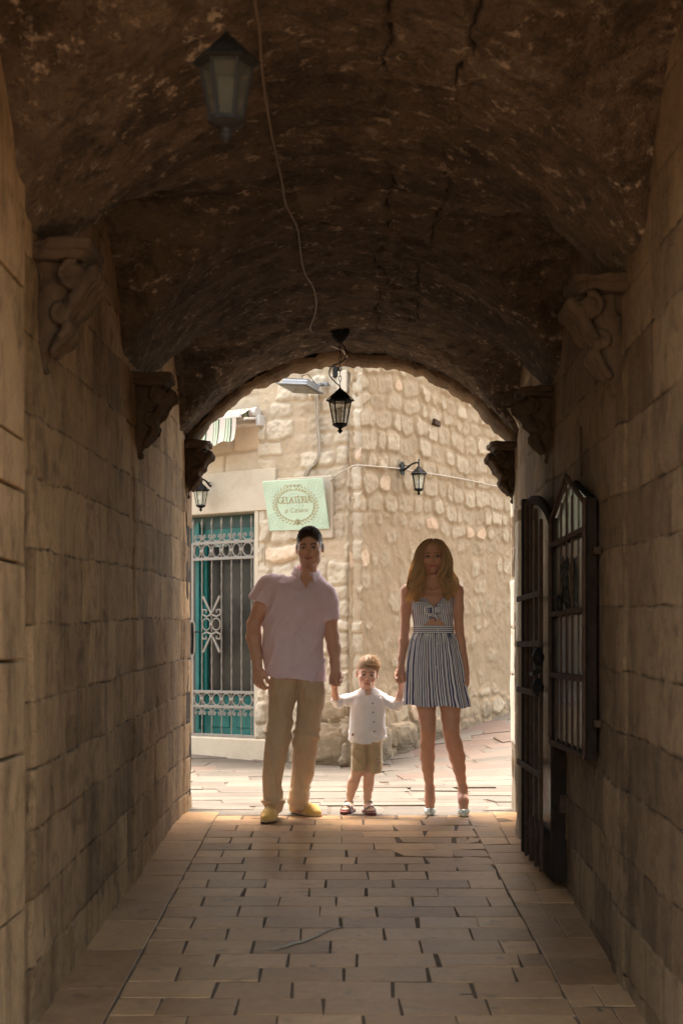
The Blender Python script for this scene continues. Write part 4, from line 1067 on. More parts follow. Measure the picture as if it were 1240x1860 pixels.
        sh = garment(Gs, 'shoe', M_YSHOE, root, lambda x, y, z: .0012 * fbm(x * 60, y * 60, z * 60, 3))
        Gs = Sculpt(axis((min(h[0], t[0]) - .09, max(h[0], t[0]) + .09, .004)), axis((min(h[1], t[1]) - .09, max(h[1], t[1]) + .09, .004)), axis((-.004, .13, .0025)))
        Gs.chain([(c3(-.02, 0, .038), .041), (c3(.45, .004, .036), .044), (c3(.82, .002, .028), .049), (c3(1.02, -.004, .020), .039)], .03)
        Gs.cut(lambda x, y, z: np.maximum(.001 - z, z - .015) + 0 * x + 0 * y)
        garment(Gs, 'sole', M_ROPE, sh, it=1)
    # hair: close cap plus many short bristles
    short_hair(root, f, M_HMAN, .010, .014, 7000, .010, 'man')
    return root, f
def short_hair(root, f, mat, side_t, top_t, nb, ln, kind):
    s = f.sc; c = f.c
    Sh = Sculpt(*(axis((c[i] - .13 * s * 1.05, c[i] + .15 * s * 1.05, .0032)) for i in range(3)))
    up = 1.10 if kind == 'boy' else 1.0
    Sh.ell(f.p(0, -.015, .037 * up), np.array((.0745, .0955, .0835 * up)) * s + np.array((side_t * .2, side_t * .55, top_t * .7)), f.M, 0)
    Sh.ell(f.p(.0, .012, .070 * up), np.array((.052, .066, .046)) * s + top_t * .35, f.M, .02)
    X, Yg, Zg = np.meshgrid(Sh.ax, Sh.ay, Sh.az, indexing='ij'); L = f.loc(np.stack([X, Yg, Zg], -1).reshape(-1, 3)).reshape(X.shape + (3,))
    x, y, z = L[..., 0], L[..., 1], L[..., 2]
    fl = (.070 if kind == 'man' else .066) * up - (11.0 if kind == 'man' else 7.0) * x * x
    line = np.where(y > .035, fl + (.035 + 0 * y) * 0, np.interp(y, [-.11, -.03, .012, .026, .045], [-.065, -.055, -.012, .010, .060]))
    line = np.where((y > .026) & (y < .06), np.interp(y, [.026, .06], [.012, .0]) * 0 + np.minimum(fl, np.interp(y, [.026, .058], [.012, .072])), line)
    if kind == 'boy': line = line - .006
    Sh.d = np.maximum(Sh.d, ((line - z) * s * .8).astype(np.float32))
    V, Fq = Sh.mesh(); V = relax(V, Fq, 2, .5); N = vnormals(V, Fq)
    V = V + N * (.0022 * fbm(V[:, 0] * 90, V[:, 1] * 90, V[:, 2] * 50, 3))[:, None]
    hair = mesh_np('hair', V, Fq, mat, root, attrs={'t': np.full(len(V), .3), 'tone': .4 + .6 * np.clip(.5 + fbm(V[:, 0] * 120, V[:, 1] * 120, V[:, 2] * 60, 3), 0, 1)}, world=True)
    rr = np.random.RandomState(5); ids = rr.choice(len(V), nb); B = V[ids] - N[ids] * .003; Nn = N[ids]; LL = f.loc(V[ids])
    # comb direction in local frame
    if kind == 'man': dl = np.stack([LL[:, 0] * 2, .55 + 0 * LL[:, 0], .6 * (LL[:, 2] > .05) - .8 * (LL[:, 2] < .04)], 1)
    else: dl = np.stack([-.45 + 0 * LL[:, 0], .55 * (LL[:, 1] > -.02) - .2, -.35 + .0 * LL[:, 0] - .5 * (LL[:, 2] < .05)], 1)
    dl = dl + rr.normal(0, .28, dl.shape); dw = dl @ f.M.T; dw /= np.linalg.norm(dw, axis=1, keepdims=True)
    topf = sstep(.02, .08, LL[:, 2]); l = ln * (.55 + .8 * topf) * rr.uniform(.6, 1.3, nb)
    T = 4; tt = np.linspace(0, 1, T)[None, :, None]
    Pth = B[:, None] + (Nn[:, None] * (.75 * tt - .35 * tt ** 2) * (.45 if kind == 'man' else .16) + dw[:, None] * tt * (.65 if kind == 'man' else 1.1)) * l[:, None, None]
    strands('hair_strands', mat, hair, Pth, np.array([.0012, .0012, .0009, .0002]) * (1.0 if kind == 'man' else .95), 3)
    return hair
# ---------------------------------------------------------------- the boy
def build_boy():
    Y = 9.27; Q = lambda px, py, dy=0: np.array(P(px, py, Y + dy))
    root = person('person', (Q(664, 1480)[0], Y, 0), 'little boy in white shirt, khaki shorts and sandals standing between the adults')
    f = Frame(Q(666.5, 1224.5, -.01), yaw=3, pitch=-4, roll=-4, sc=.88)
    hc = f.c
    S = Sculpt(axis((-.09, hc[0] - .085, .004), (hc[0] - .085, hc[0] + .085, .0024), (hc[0] + .085, .45, .004)), axis((8.98, hc[1] - .11, .0045), (hc[1] - .11, hc[1] + .09, .0026), (hc[1] + .09, 9.55, .006)), axis((.0, .14, .0032), (.14, .80, .005), (.80, 1.09, .0024)))
    S.column(rows_px([(1252, 650, 686, .045), (1262, 641, 694, .055), (1285, 640, 694, .066), (1320, 640, 694, .070), (1345, 642, 692, .055), (1366, 648, 686, .040)], Y), .02)
    S.chain([(f.p(0, -.02, -.05), .038), (Q(669, 1258, .005), .040)], .02)
    # arms
    S.chain([(Q(645, 1266), .026), (Q(613, 1277, -.02), .021), (Q(608, 1262, -.07), .022), (Q(607.5, 1250, -.10), .018)], .012)
    S.chain([(Q(693, 1268), .026), (Q(721, 1281, -.02), .021), (Q(725.5, 1263, -.05), .022), (Q(728, 1250, -.08), .018)], .012)
    hand(S, Q(607.5, 1251, -.10), (.03, -.25, 1), (.1, 1, .1), 1, L=.105, curl=(45, 60, 40), thumb=(.3, 50), k=.004)
    hand(S, Q(728, 1251, -.08), (.03, -.25, 1), (-.1, 1, .1), -1, L=.105, curl=(45, 60, 40), thumb=(.3, 50), k=.004)
    # legs
    S.chain([(Q(651, 1372), .040), (Q(649, 1400, -.005), .037), (Q(642, 1419, -.01), .034), (Q(640, 1428, .01), .032), (Q(636.5, 1441, .02), .025), (Q(635.5, 1452, .03), .021)], .02)
    S.chain([(Q(679, 1372), .038), (Q(670.5, 1404, .0), .034), (Q(669.5, 1420, .0), .032), (Q(668.5, 1431, .01), .030), (Q(667, 1446, .02), .024), (Q(666.5, 1458, .02), .021)], .02)
    feet = []
    for (hx, hY, tx, tY) in ((637.5, 9.40, 626.5, 9.27), (665.5, 9.34, 674.5, 9.20)):
        h = np.array([P(hx, 0, hY).x, hY]); t = np.array([P(tx, 0, tY).x, tY]); feet.append((h, t)); d = (t - h); L = np.linalg.norm(d); d /= L; p_ = np.array([-d[1], d[0]])
        c3 = lambda u, s_, z: np.array([*(h + d * u * .145 + p_ * s_), z])
        S.chain([(c3(.02, 0, .045), .022), (c3(.45, 0, .042), .024), (c3(.78, 0, .033), .022)], .015)
        S.chain([(c3(.1, 0, .085), .020), (c3(.35, 0, .055), .020)], .015)
        for i, so in enumerate((-.020, -.009, .001, .010, .019)):
            r_ = (.0095 if (i == (4 if tx < 640 else 0)) else .0068); S.chain([(c3(.70, so * .8, .032), .010), (c3(.98 - abs(so + (.01 if tx > 640 else -.01)) * 2.5, so * 1.05, .027), r_)], .004)
    add_head(S, f, child=True)
    V, Fq, C, wet = body_mesh(S, root, f, (.72, .46, .34), lipc=(.60, .24, .20), browc=(.26, .15, .08), browz=.0215, eyec=(.04, .028, .018), child=True, fade=(.45, .29, .18))
    mesh_np('body', V, Fq, M_SKIN, root, attrs={'wet': wet}, cols={'Col': C}, world=True)
    # shirt
    G1 = Sculpt(axis((-.09, .45, .0042)), axis((9.10, 9.42, .0045)), axis((.40, .86, .0042)))
    G1.column(rows_px([(1249, 656, 683, .048), (1255, 645, 692, .058), (1263, 639, 698, .068), (1280, 636, 700, .078), (1300, 634.5, 700.5, .084), (1330, 632.5, 701.5, .090), (1357, 631.5, 702, .095)], Y), .01, p=2.4)
    G1.chain([(Q(645, 1266), .036), (Q(628, 1272, -.01), .038), (Q(614, 1277, -.02), .037)], .02); G1.chain([(Q(614, 1277, -.02), .036), (Q(610, 1270, -.045), .034)], .012)
    G1.chain([(Q(692, 1267), .036), (Q(708, 1276, -.01), .038), (Q(720, 1281, -.02), .037)], .02); G1.chain([(Q(720, 1281, -.02), .036), (Q(724, 1273, -.045), .034)], .012)
    G1.chain([(Q(609.5, 1266, -.06), .028), (Q(608, 1256, -.09), .03)], 0, 's'); G1.chain([(Q(724.5, 1269, -.055), .028), (Q(727, 1258, -.08), .03)], 0, 's')
    zc = Q(667, 1352)[2]; xc = Q(667, 1352)[0]
    G1.cut(lambda x, y, z: zc + .10 * np.abs((x - xc) / .12) ** 2.5 * .28 - .006 + (y - 9.27) * -.12 + np.where(x > xc + .03, .012, 0) - z)
    G1.chain([(f.p(0, -.02, -.05), .040), (Q(669, 1262, -.03), .036)], 0, 's')
    vx, vz = Q(671, 1261)[0], Q(671, 1261)[2]
    G1.cut(lambda x, y, z: np.where(y < 9.26, (z - vz) * .30 - np.abs(x - vx), -1))
    def disp(x, y, z):
        w = .006 * crease(x * 13 + z * 7, y * 4, z * 6 - x * 5) + .004 * fbm(x * 34, y * 14, z * 20, 3)
        w += .005 * np.sin(x * 90 + z * 50 + 3 * vnoise(x * 14, y * 8, z * 14)) * sstep(.09, .14, np.abs(x - .155)) * .7
        return w - .002
    sh = garment(G1, 'shirt', M_LINEN, root, disp)
    n = 30; A = np.linspace(R(-160), R(160), n); V = []; cx = Q(669, 1252)[0]; cy = Y + .012
    for a in A:
        fr = (1 - math.cos(a)) / 2; z0 = Q(0, 1247.5)[2] - .022 * fr
        for (rr_, dz) in ((.047, -.016), (.0455, 0), (.043, .006)): V.append((cx + math.sin(a) * rr_, cy + math.cos(a) * rr_ * (1.0 if math.cos(a) > 0 else 1.15), z0 + dz))
    co = mesh_np('collar', V, grid_faces(n, 3), M_LINEN, sh, world=True); md = co.modifiers.new('t', 'SOLIDIFY'); md.thickness = .003
    deps = bpy.context.evaluated_depsgraph_get()
    def onto(px, py, obj=sh, dist=.001):                 # drop a point onto the front of a garment
        o_ = Vector((0, 0, EYE)); d_ = (P(px, py, 9.0) - o_).normalized(); iw = obj.matrix_world.inverted()
        ok, loc, nrm, _ = obj.ray_cast(iw @ o_, (iw.to_3x3() @ d_)); 
        if not ok: loc = iw @ P(px, py, 9.1); nrm = Vector((0, -1, 0))
        return obj.matrix_world @ loc + nrm * dist, nrm
    bpy.context.view_layer.update()
    pts = [onto(x, y)[0] for x, y in ((672, 1264), (675, 1280), (676.5, 1300), (678, 1320), (679, 1347))]
    mb = MB()
    mb.tube([p + Vector((-.014, -.0005, 0)) for p in pts], .0015, 5, flat=.6); mb.tube([p + Vector((.012, -.0005, 0)) for p in pts], .0015, 5, flat=.6)
    mb.build('placket', M_LINEN, sh, world=True)
    for (x, y) in ((670.5, 1262), (676.5, 1277.5), (677.5, 1294), (679, 1311.5), (679.5, 1329)):
        p, nrm = onto(x, y); mb = MB(); mb.lathe([(.0048, -.001), (.0055, .0005), (.0048, .002)], (0, 0, 0), 12, M=Matrix.Translation(p) @ nrm.to_track_quat('Z', 'Y').to_matrix().to_4x4()); mb.build('button', M_BUTTON, sh, world=True)
    q = [onto(x, y)[0] for x, y in ((683, 1262.5), (695, 1264), (694.5, 1277), (689, 1279), (683.5, 1276.5))]
    mb = MB(); mb.tube(q, .0013, 5, closed=True, flat=.6); pk = mb.build('chest_pocket', M_LINEN, sh, world=True)
    p, nrm = onto(688, 1265); mb = MB(); mb.lathe([(.003, -.001), (.0035, .0005), (.003, .002)], (0, 0, 0), 10, M=Matrix.Translation(p) @ nrm.to_track_quat('Z', 'Y').to_matrix().to_4x4()); mb.build('button', M_BUTTON, pk, world=True)
    p, nrm = onto(640.5, 1334.5); mb = MB(); mb.box((0, 0, 0), (.017, .017, .002), bev=.0006, M=Matrix.Translation(p) @ nrm.to_track_quat('Z', 'Y').to_matrix().to_4x4()); mb.build('patch', M_PATCH, sh, world=True)
    # shorts
    G2 = Sculpt(axis((.04, .30, .0042)), axis((9.12, 9.42, .0045)), axis((.24, .56, .0042)))
    G2.column(rows_px([(1340, 639, 668, .074), (1372, 637.5, 667, .074), (1390, 636.5, 666, .070), (1400.5, 636.5, 665.5, .068)], Y), .0, p=2.6)
    G2.column(rows_px([(1340, 664, 694, .074), (1372, 666, 694.5, .074), (1390, 667, 694, .068), (1403.5, 668, 692.5, .066)], Y), .008, p=2.6)
    G2.chain([(Q(649, 1385), .044), (Q(648, 1412), .046)], 0, 's'); G2.chain([(Q(672, 1390), .040), (Q(670.5, 1414), .042)], 0, 's')
    so = garment(G2, 'shorts', M_SHORTS, root, lambda x, y, z: .005 * crease(x * 12 + z * 7, y * 5, z * 8) + .003 * fbm(x * 50, y * 30, z * 30, 3) - .001)
    bpy.context.view_layer.update()
    mb = MB(); rr = np.random.RandomState(4)
    for (cx_, cy_, r_) in ((687.5, 1371, 3.2), (685, 1378, 3.0), (687, 1385, 2.6), (683.5, 1390, 2.2), (689, 1379, 1.8), (681.5, 1384, 1.6)):
        pp = [onto(cx_ + r_ * (1 - .12 * k) * math.cos(k * 1.1), cy_ + r_ * (1 - .1 * k) * math.sin(k * 1.1), so, .0008)[0] for k in range(8)]
        mb.tube(pp, .0011, 5, flat=.5)
    mb.build('embroidery', M_PRINT, so, world=True)
    # sandals
    for (h, t) in feet:
        d = (t - h); d /= np.linalg.norm(d); p_ = np.array([-d[1], d[0]]); c3 = lambda u, s_, z: np.array([*(h + d * u * .145 + p_ * s_), z])
        Gs = Sculpt(axis((min(h[0], t[0]) - .06, max(h[0], t[0]) + .06, .0032)), axis((min(h[1], t[1]) - .06, max(h[1], t[1]) + .06, .0032)), axis((-.004, .04, .0025)))
        Gs.chain([(c3(-.04, 0, .012), .030), (c3(.45, 0, .012), .030), (c3(.85, 0, .012), .036), (c3(1.04, 0, .012), .030)], .01)
        Gs.cut(lambda x, y, z: np.maximum(.001 - z, z - .020) + 0 * x + 0 * y)
        sa = garment(Gs, 'sandal', M_SOLE, root, it=1)
        def band(pts, wd):
            pts = [Vector(p) for p in pts]; mb = MB(); Vv = []
            dd = Vector((*d, 0)) * wd / 2
            for p in pts: Vv += [p - dd - Vector((0, 0, .0)), p + dd - Vector((0, 0, wd * .18))]
            o = mesh_np('strap', Vv, grid_faces(len(pts), 2), M_SAND, sa, world=True); m = o.modifiers.new('t', 'SOLIDIFY'); m.thickness = .004; m.offset = 0
        arc = lambda u, w_, zt, n=9: [c3(u, w_ * math.cos(math.pi * k / (n - 1)), .018 + (zt - .018) * math.sin(math.pi * k / (n - 1))) for k in range(n)]
        band(arc(.80, .034, .058), .020); band(arc(.42, .031, .073), .020)
        bk = [c3(.38 - .50 * math.sin(math.pi * k / 10), .025 * math.cos(math.pi * k / 10), .072) for k in range(11)]
        fr = [c3(.38 + .10 * math.sin(math.pi * k / 10), .025 * math.cos(math.pi * k / 10), .072 + .004 * math.sin(math.pi * k / 10)) for k in range(11)]
        for pts in (bk, fr):
            Vv = []
            for p in pts: Vv += [Vector(p) - Vector((0, 0, .010)), Vector(p) + Vector((0, 0, .010))]
            o = mesh_np('strap', Vv, grid_faces(len(pts), 2), M_SAND, sa, world=True); m = o.modifiers.new('t', 'SOLIDIFY'); m.thickness = .004; m.offset = 0
    short_hair(root, f, M_HBOY, .010, .014, 5200, .019, 'boy')
    return root, f
# ---------------------------------------------------------------- the woman
def build_woman():
    Y = 9.14; Q = lambda px, py, dy=0: np.array(P(px, py, Y + dy))
    root = person('person', (Q(805, 1480)[0], Y, 0), 'woman with long wavy blond hair in a striped short dress and silver heels')
    f = Frame(Q(783, 1012, -.01), yaw=2, pitch=-1, roll=2, sc=.95)
    hc = f.c
    S = Sculpt(axis((.33, hc[0] - .09, .004), (hc[0] - .09, hc[0] + .09, .0024), (hc[0] + .09, .88, .004)), axis((8.95, hc[1] - .12, .0045), (hc[1] - .12, hc[1] + .10, .0028), (hc[1] + .10, 9.48, .006)), axis((.0, .16, .0035), (.16, 1.50, .0055), (1.50, 1.85, .0025)))
    trs = rows_px([(1056, 772, 800, .040, .03), (1062, 754, 816, .050, .02), (1070, 742, 828, .062, .01), (1084, 745, 824, .078), (1100, 747, 822, .085), (1120, 750, 820, .080), (1137, 752, 820, .074), (1152, 751, 822, .078), (1180, 745, 829, .095), (1215, 742, 834, .105), (1250, 744, 838, .10)], Y)
    S.column(trs, .02, p=2.2)
    S.chain([(f.p(0, -.022, -.05), .044), (Q(785, 1058, .015), .046), (Q(785.5, 1074, .01), .05)], .025)
    S.chain([(Q(775, 1062, .02), .032), (Q(740, 1072, .01), .040)], .03); S.chain([(Q(797, 1062, .02), .032), (Q(827, 1071, .01), .040)], .03)
    for q in (-1, 1): S.cone(Q(785.5 + q * 4, 1073, -.055), Q(785.5 + q * 36, 1066, -.020), .006, .007, .012)   # collar bones
    # arms
    S.chain([(Q(738, 1075, .0), .041), (Q(736.5, 1105, .0), .034), (Q(735.5, 1141, .02), .030)], .02)
    S.chain([(Q(735.5, 1141, .02), .030), (Q(733, 1165, .01), .031), (Q(729, 1195, -.02), .024), (Q(727.5, 1217, -.04), .0195)], .015)
    hand(S, Q(727.5, 1216, -.04), (-.02, -.22, -1), (.12, -.85, -.1), 1, L=.165, curl=(68, 72, 30), spread=.1, thumb=(.35, 60), k=.005)
    S.chain([(Q(830.5, 1073, .0), .041), (Q(832, 1105, .0), .034), (Q(833, 1139, .02), .030)], .02)
    S.chain([(Q(833, 1140, .02), .030), (Q(836.5, 1165, .01), .031), (Q(842, 1195, -.01), .023), (Q(846, 1214, -.02), .0185)], .015)
    hand(S, Q(846, 1213, -.02), (.10, -.12, -1), (-.9, .35, 0), 1, L=.165, curl=(14, 18, 12), thumb=(.30, 20), k=.005)
    # legs
    def lg(rows):
        pts = [(np.array(P((a + b) / 2, y, Y + dy)), (b - a) / 2 / F * (Y + dy)) for y, a, b, dy in rows]; S.chain(pts, .018)
    lg([(1235, 752, 793, 0), (1284, 757, 790.5, -.005), (1305, 761, 791, -.01), (1325, 764.5, 791, -.015), (1338, 764, 789.5, .0), (1352, 762.5, 789, .02), (1374, 763, 789, .045), (1395, 766, 788, .06), (1413, 770, 786.5, .075), (1431, 772.5, 787.5, .085)])
    lg([(1235, 795, 836, 0), (1284, 799.5, 836, -.005), (1305, 801.5, 834.5, -.01), (1325, 804.5, 833.5, -.015), (1338, 807, 834, .0), (1352, 809.5, 839, .02), (1374, 815.5, 844, .045), (1395, 822, 844.5, .06), (1413, 828, 845, .075), (1431, 832, 847.5, .085)])
    shoes = []
    for (ax_, tx, ty) in ((780, 781.7, 9.145), (839.7, 843.3, 9.07)):
        an = np.array(P(ax_, 1431, Y + .085)); toe = np.array([P(tx, 0, ty).x, ty, 0.0]); heel = np.array([an[0], an[1] + .035, .105])
        d = np.array([toe[0] - heel[0], toe[1] - heel[1]]); d /= np.linalg.norm(d); shoes.append((an, heel, toe, d))
        ball = np.array([toe[0] - d[0] * .065, toe[1] - d[1] * .065, .028])
        S.chain([(an, .027), (an + np.array([0, -.005, -.045]), .030), ((an * .35 + ball * .65) + np.array([0, 0, .018]), .031), (ball, .028)], .02)
        S.cone(heel + np.array([0, 0, .012]), (heel + ball) / 2, .024, .024, .02); S.cone(heel + np.array([0, 0, .015]), an, .023, .026, .02)
        S.cone(ball, np.array([toe[0] - d[0] * .03, toe[1] - d[1] * .03, .018]), .026, .012, .01)
    add_head(S, f, fem=True)
    V, Fq, C, wet = body_mesh(S, root, f, (.62, .345, .235), lipc=(.62, .14, .14), browc=(.15, .08, .04), smile=.8, lash=.25, eyec=(.06, .05, .03))
    mesh_np('body', V, Fq, M_SKIN, root, attrs={'wet': wet}, cols={'Col': C}, world=True)
    # dress: bodice
    G1 = Sculpt(axis((.40, .77, .0032)), axis((8.98, 9.30, .0036)), axis((1.20, 1.46, .0026)))
    G1.column(rows_px([(1075, 744, 826, .080), (1084, 744.5, 825.5, .086), (1100, 745.5, 824.5, .092), (1120, 748.5, 822.5, .088), (1139, 750.5, 822.5, .082)], Y), .0, p=2.2)
    for q, cx in ((-1, 765), (1, 807)): G1.ell(Q(cx, 1104, -.062), (.058, .052, .050), None, .02)
    zt = lambda x: np.interp(x, [Q(a, 0)[0] for a in (742, 748, 762, 772, 786, 800, 812, 820, 828)], [Q(0, b)[2] for b in (1090, 1090, 1085.5, 1090, 1104, 1090, 1083.5, 1086, 1090)])
    G1.cut(lambda x, y, z: (z - zt(x)) * .8 + 0 * y)
    zb = Q(0, 1138)[2]; ap = Q(787.5, 1117)
    G1.cut(lambda x, y, z: np.where(y < Y + .0, np.minimum((ap[2] - z) - np.abs(x - ap[0] - .002) * .95 + .0, .1) * .75, -1))
    G1.cut(lambda x, y, z: zb - z + 0 * x + 0 * y)
    def su_b(V):
        x, z = V[:, 0], V[:, 2]; top = (zt(x) - z); bandm = top < .036
        xa = np.where(x < ap[0], x - ap[0] + (z - 1.3) * .10, x - ap[0] - (z - 1.3) * .10)
        return {'su': np.where(bandm, top / .0125 + 40, xa / .0118 + .25 * vnoise(x * 20, z * 20, 0) + 80)}
    def dispb(x, y, z): return .003 * (sstep(.038, .034, zt(x) - z)) + .0022 * ridged(x * 40 - z * 6 * np.sign(x - ap[0]), y * 8, z * 12) - .001
    bo = garment(G1, 'dress_bodice', M_DRESS, root, dispb, it=1, attrs=su_b)
    # straps of fabric tied in a bow
    mb_parts = []
    def ribbon(pts, wds, name, par, per=.0115, th=.006):
        pts = [Vector(p) for p in pts]; Vv = []; SU = []; m_ = 7
        for i, p in enumerate(pts):
            t = (pts[min(i + 1, len(pts) - 1)] - pts[max(i - 1, 0)]).normalized(); s_ = t.cross(Vector((0, -1, 0))).normalized()
            for k in range(m_):
                u = -1 + 2 * k / (m_ - 1); Vv.append(p + s_ * wds[i] * u + Vector((0, -.004 * math.cos(u * 6), 0))); SU.append((u * wds[i]) / per + 50)
        o = mesh_np(name, Vv, grid_faces(len(pts), m_), M_DRESS, par, attrs={'su': SU}, world=True); m = o.modifiers.new('t', 'SOLIDIFY'); m.thickness = th; m.offset = 0; return o
    K = lambda px, py, dy: Q(px, py, dy)
    ribbon([K(786, 1108, -.118), K(780, 1104, -.128), K(775, 1105, -.128), K(776, 1112, -.124), K(781, 1114, -.120), K(786, 1110, -.118)], [.008, .016, .018, .017, .013, .008], 'bow', bo)
    ribbon([K(787, 1108, -.118), K(793, 1103, -.130), K(799, 1103, -.128), K(799, 1110, -.124), K(793, 1113, -.120), K(788, 1110, -.118)], [.008, .016, .019, .018, .013, .008], 'bow', bo)
    ribbon([K(786, 1102, -.126), K(786.5, 1106, -.134), K(787, 1112, -.134), K(787, 1115, -.124)], [.012, .014, .014, .011], 'bow_knot', bo, .008, .010)
    ribbon([K(788, 1114, -.122), K(784, 1118, -.120), K(779, 1120, -.114)], [.010, .014, .016], 'bow', bo); ribbon([K(787, 1113, -.124), K(792, 1118, -.124), K(796, 1125, -.114)], [.010, .019, .022], 'bow', bo)
    # waistband
    G3 = Sculpt(axis((.42, .76, .0035)), axis((9.0, 9.28, .004)), axis((1.14, 1.26, .0022)))
    G3.column(rows_px([(1136, 750.2, 823.5, .084), (1151.5, 749.8, 824.2, .086)], Y), 0, p=2.2)
    wb = garment(G3, 'waistband', M_DRESS, root, None, 1, attrs=lambda V: {'su': (V[:, 2] + .004 * np.where(V[:, 0] > Q(796, 0)[0], (V[:, 0] - Q(796, 0)[0]) * 2, 0)) / .0128})
    # skirt: gathered rings
    rows = rows_px([(1150.5, 750, 824, .086), (1158, 746, 828, .092), (1168, 742.5, 831.5, .102), (1182, 740.5, 834, .112), (1205, 738, 837.5, .125), (1235, 735.5, 842.5, .142), (1262, 734, 848, .158), (1282, 733.5, 852.5, .168)], Y)
    A = np.array(rows); n = 560; m = 70; zi = np.linspace(0, len(rows) - 1, m); cols_ = [np.interp(zi, np.arange(len(rows)), A[:, c]) for c in range(5)]
    th = np.arange(n) * 2 * np.pi / n; V = []; SU = []
    w = np.linspace(0, 1, m)
    rr = np.random.RandomState(9); phs = rr.rand(8) * 6.28
    T_, W_ = np.meshgrid(th, w, indexing='xy')          # (m,n)
    pleat = np.sin(T_ * 17 + .8 * np.sin(T_ * 3 + 1)) * .5 + .3 * np.sin(T_ * 29 + phs[1] + 1.2 * np.sin(T_ * 5)) + .35 * np.sin(T_ * 9 + phs[2])
    gath = np.sin(T_ * 61 + 2 * np.sin(T_ * 7)) * np.exp(-W_ * 9)
    amp = .0035 + .013 * W_ ** .8
    rad = amp * pleat + .004 * gath * (W_ > .0) + .004 * fbm(T_ * 6, W_ * 5, 0 * T_, 3)
    ca, sa_ = np.cos(T_), np.sin(T_)
    ex = lambda v: np.sign(v) * np.abs(v) ** .92
    Xs = cols_[1][:, None] + (cols_[3][:, None] + rad - .004) * ex(ca); Ys = cols_[2][:, None] + (cols_[4][:, None] + rad) * ex(sa_); Zs = cols_[0][:, None] + .006 * np.sin(T_ * 5 + 2) * W_ + (-.008 * W_) * ca
    V = np.stack([Xs, Ys, Zs], -1).transpose(1, 0, 2).reshape(-1, 3)
    su = (T_ * 78 / (2 * np.pi) + .35 * np.sin(T_ * 9 + phs[3]) * W_ + .12 * fbm(T_ * 9, W_ * 9, 3 + 0 * T_, 2)).T.ravel()
    # close the stripe seam at the back: period is whole so fract continues
    Fq = grid_faces(n, m, True)
    sk = mesh_np('skirt', V, Fq, M_DRESS, root, attrs={'su': su}, world=True); md = sk.modifiers.new('t', 'SOLIDIFY'); md.thickness = .0025; md.offset = -1
    bpy.context.view_layer.update()
    def onto(px, py, obj, dist=.001):
        o_ = Vector((0, 0, EYE)); d_ = (P(px, py, 9.0) - o_).normalized(); iw = obj.matrix_world.inverted(); ok, loc, nrm, _ = obj.ray_cast(iw @ o_, (iw.to_3x3() @ d_))
        if not ok: loc = iw @ P(px, py, Y - .12); nrm = Vector((0, -1, 0))
        if nrm.y > 0: nrm = -nrm
        return obj.matrix_world @ loc + nrm * dist, nrm
    for (x, y, ob) in ((794.5, 1142, wb), (794.5, 1148, wb), (794, 1169, sk), (794, 1190, sk), (793.5, 1212, sk)):
        p, nrm = onto(x, y, ob, .0015); mb = MB(); mb.lathe([(.0045, -.001), (.0055, .0005), (.0045, .002)], (0, 0, 0), 12, M=Matrix.Translation(p) @ nrm.to_track_quat('Z', 'Y').to_matrix().to_4x4()); mb.build('button', M_PEARL, ob, world=True)
    # necklace and earrings
    body = [o for o in root.children if o.name.startswith('body')][0]
    mb = MB()
    for q in (-1, 1):
        pts = [onto(x, y, body, .0012)[0] for x, y in ((785.5 + q * 10, 1064), (785.5 + q * 9, 1072), (786 + q * 6.5, 1082), (786.5 + q * 3, 1092), (787, 1099))]
        mb.tube(pts, .0009, 5)
    mb.build('necklace', M_GOLDM, root, world=True)
    for q in (-1, 1):
        mb = MB(); mb.lathe([(.001, -.004), (.004, -.002), (.005, 0), (.004, .002), (.001, .004)], f.p(q * .083, .006, -.038), 10); mb.build('earring', M_PEARL, root, smooth=True, world=True)
    # shoes
    for (an, heel, toe, d) in shoes:
        p_ = np.array([-d[1], d[0], 0]); d3 = np.array([d[0], d[1], 0])
        lo = np.minimum(heel, toe) - .06; hi = np.maximum(heel, toe) + .06
        Gs = Sculpt(axis((lo[0], hi[0], .0026)), axis((lo[1], hi[1], .003)), axis((-.004, .17, .0026)))
        ball = toe - d3 * .065 + np.array([0, 0, .028]); mid = (heel + ball) / 2
        Gs.chain([(ball + np.array([0, 0, -.001]), .034), (toe - d3 * .035 + np.array([0, 0, .019]), .024), (toe - d3 * .006 + np.array([0, 0, .011]), .010)], .012)
        Gs.chain([(heel + np.array([0, 0, .002]), .028), (mid + np.array([0, 0, -.006]), .028), (ball, .034)], .02); Gs.chain([(heel + np.array([0, 0, .025]), .028), (heel, .028)], .01)
        # open throat
        Gs.chain([(heel + np.array([0, 0, .055]), .034), (mid + np.array([0, 0, .035]), .034), (ball + np.array([0, 0, .026]) + d3 * .004, .030)], .003, 's')
        Gs.cut(lambda x, y, z: .001 - z + 0 * x + 0 * y)
        # arch underneath
        Gs.chain([(heel + np.array([0, 0, -.062]) + d3 * .03, .034), (mid + np.array([0, 0, -.045]), .030), (ball + np.array([0, 0, -.040]) - d3 * .035, .020)], .01, 's')
        sh = garment(Gs, 'shoe', M_HEEL, root, None, 2)
        mb = MB(); hb = Vector(heel) + Vector((0, .004, -.012)); mb.tube([hb, hb + Vector((0, .004, -.045)), Vector((heel[0], heel[1] + .006, .003))], [.016, .0065, .0055], 12); mb.build('heel', M_HEEL, sh, smooth=True, world=True)
    # hair
    Hs = Sculpt(*(axis((c - .16, c + .16, .004)) for c in hc[:2]), axis((hc[2] - .33, hc[2] + .15, .004)))
    s = f.sc
    Hs.ell(f.p(0, -.022, .040), np.array((.084, .100, .089)) * s, f.M, 0)
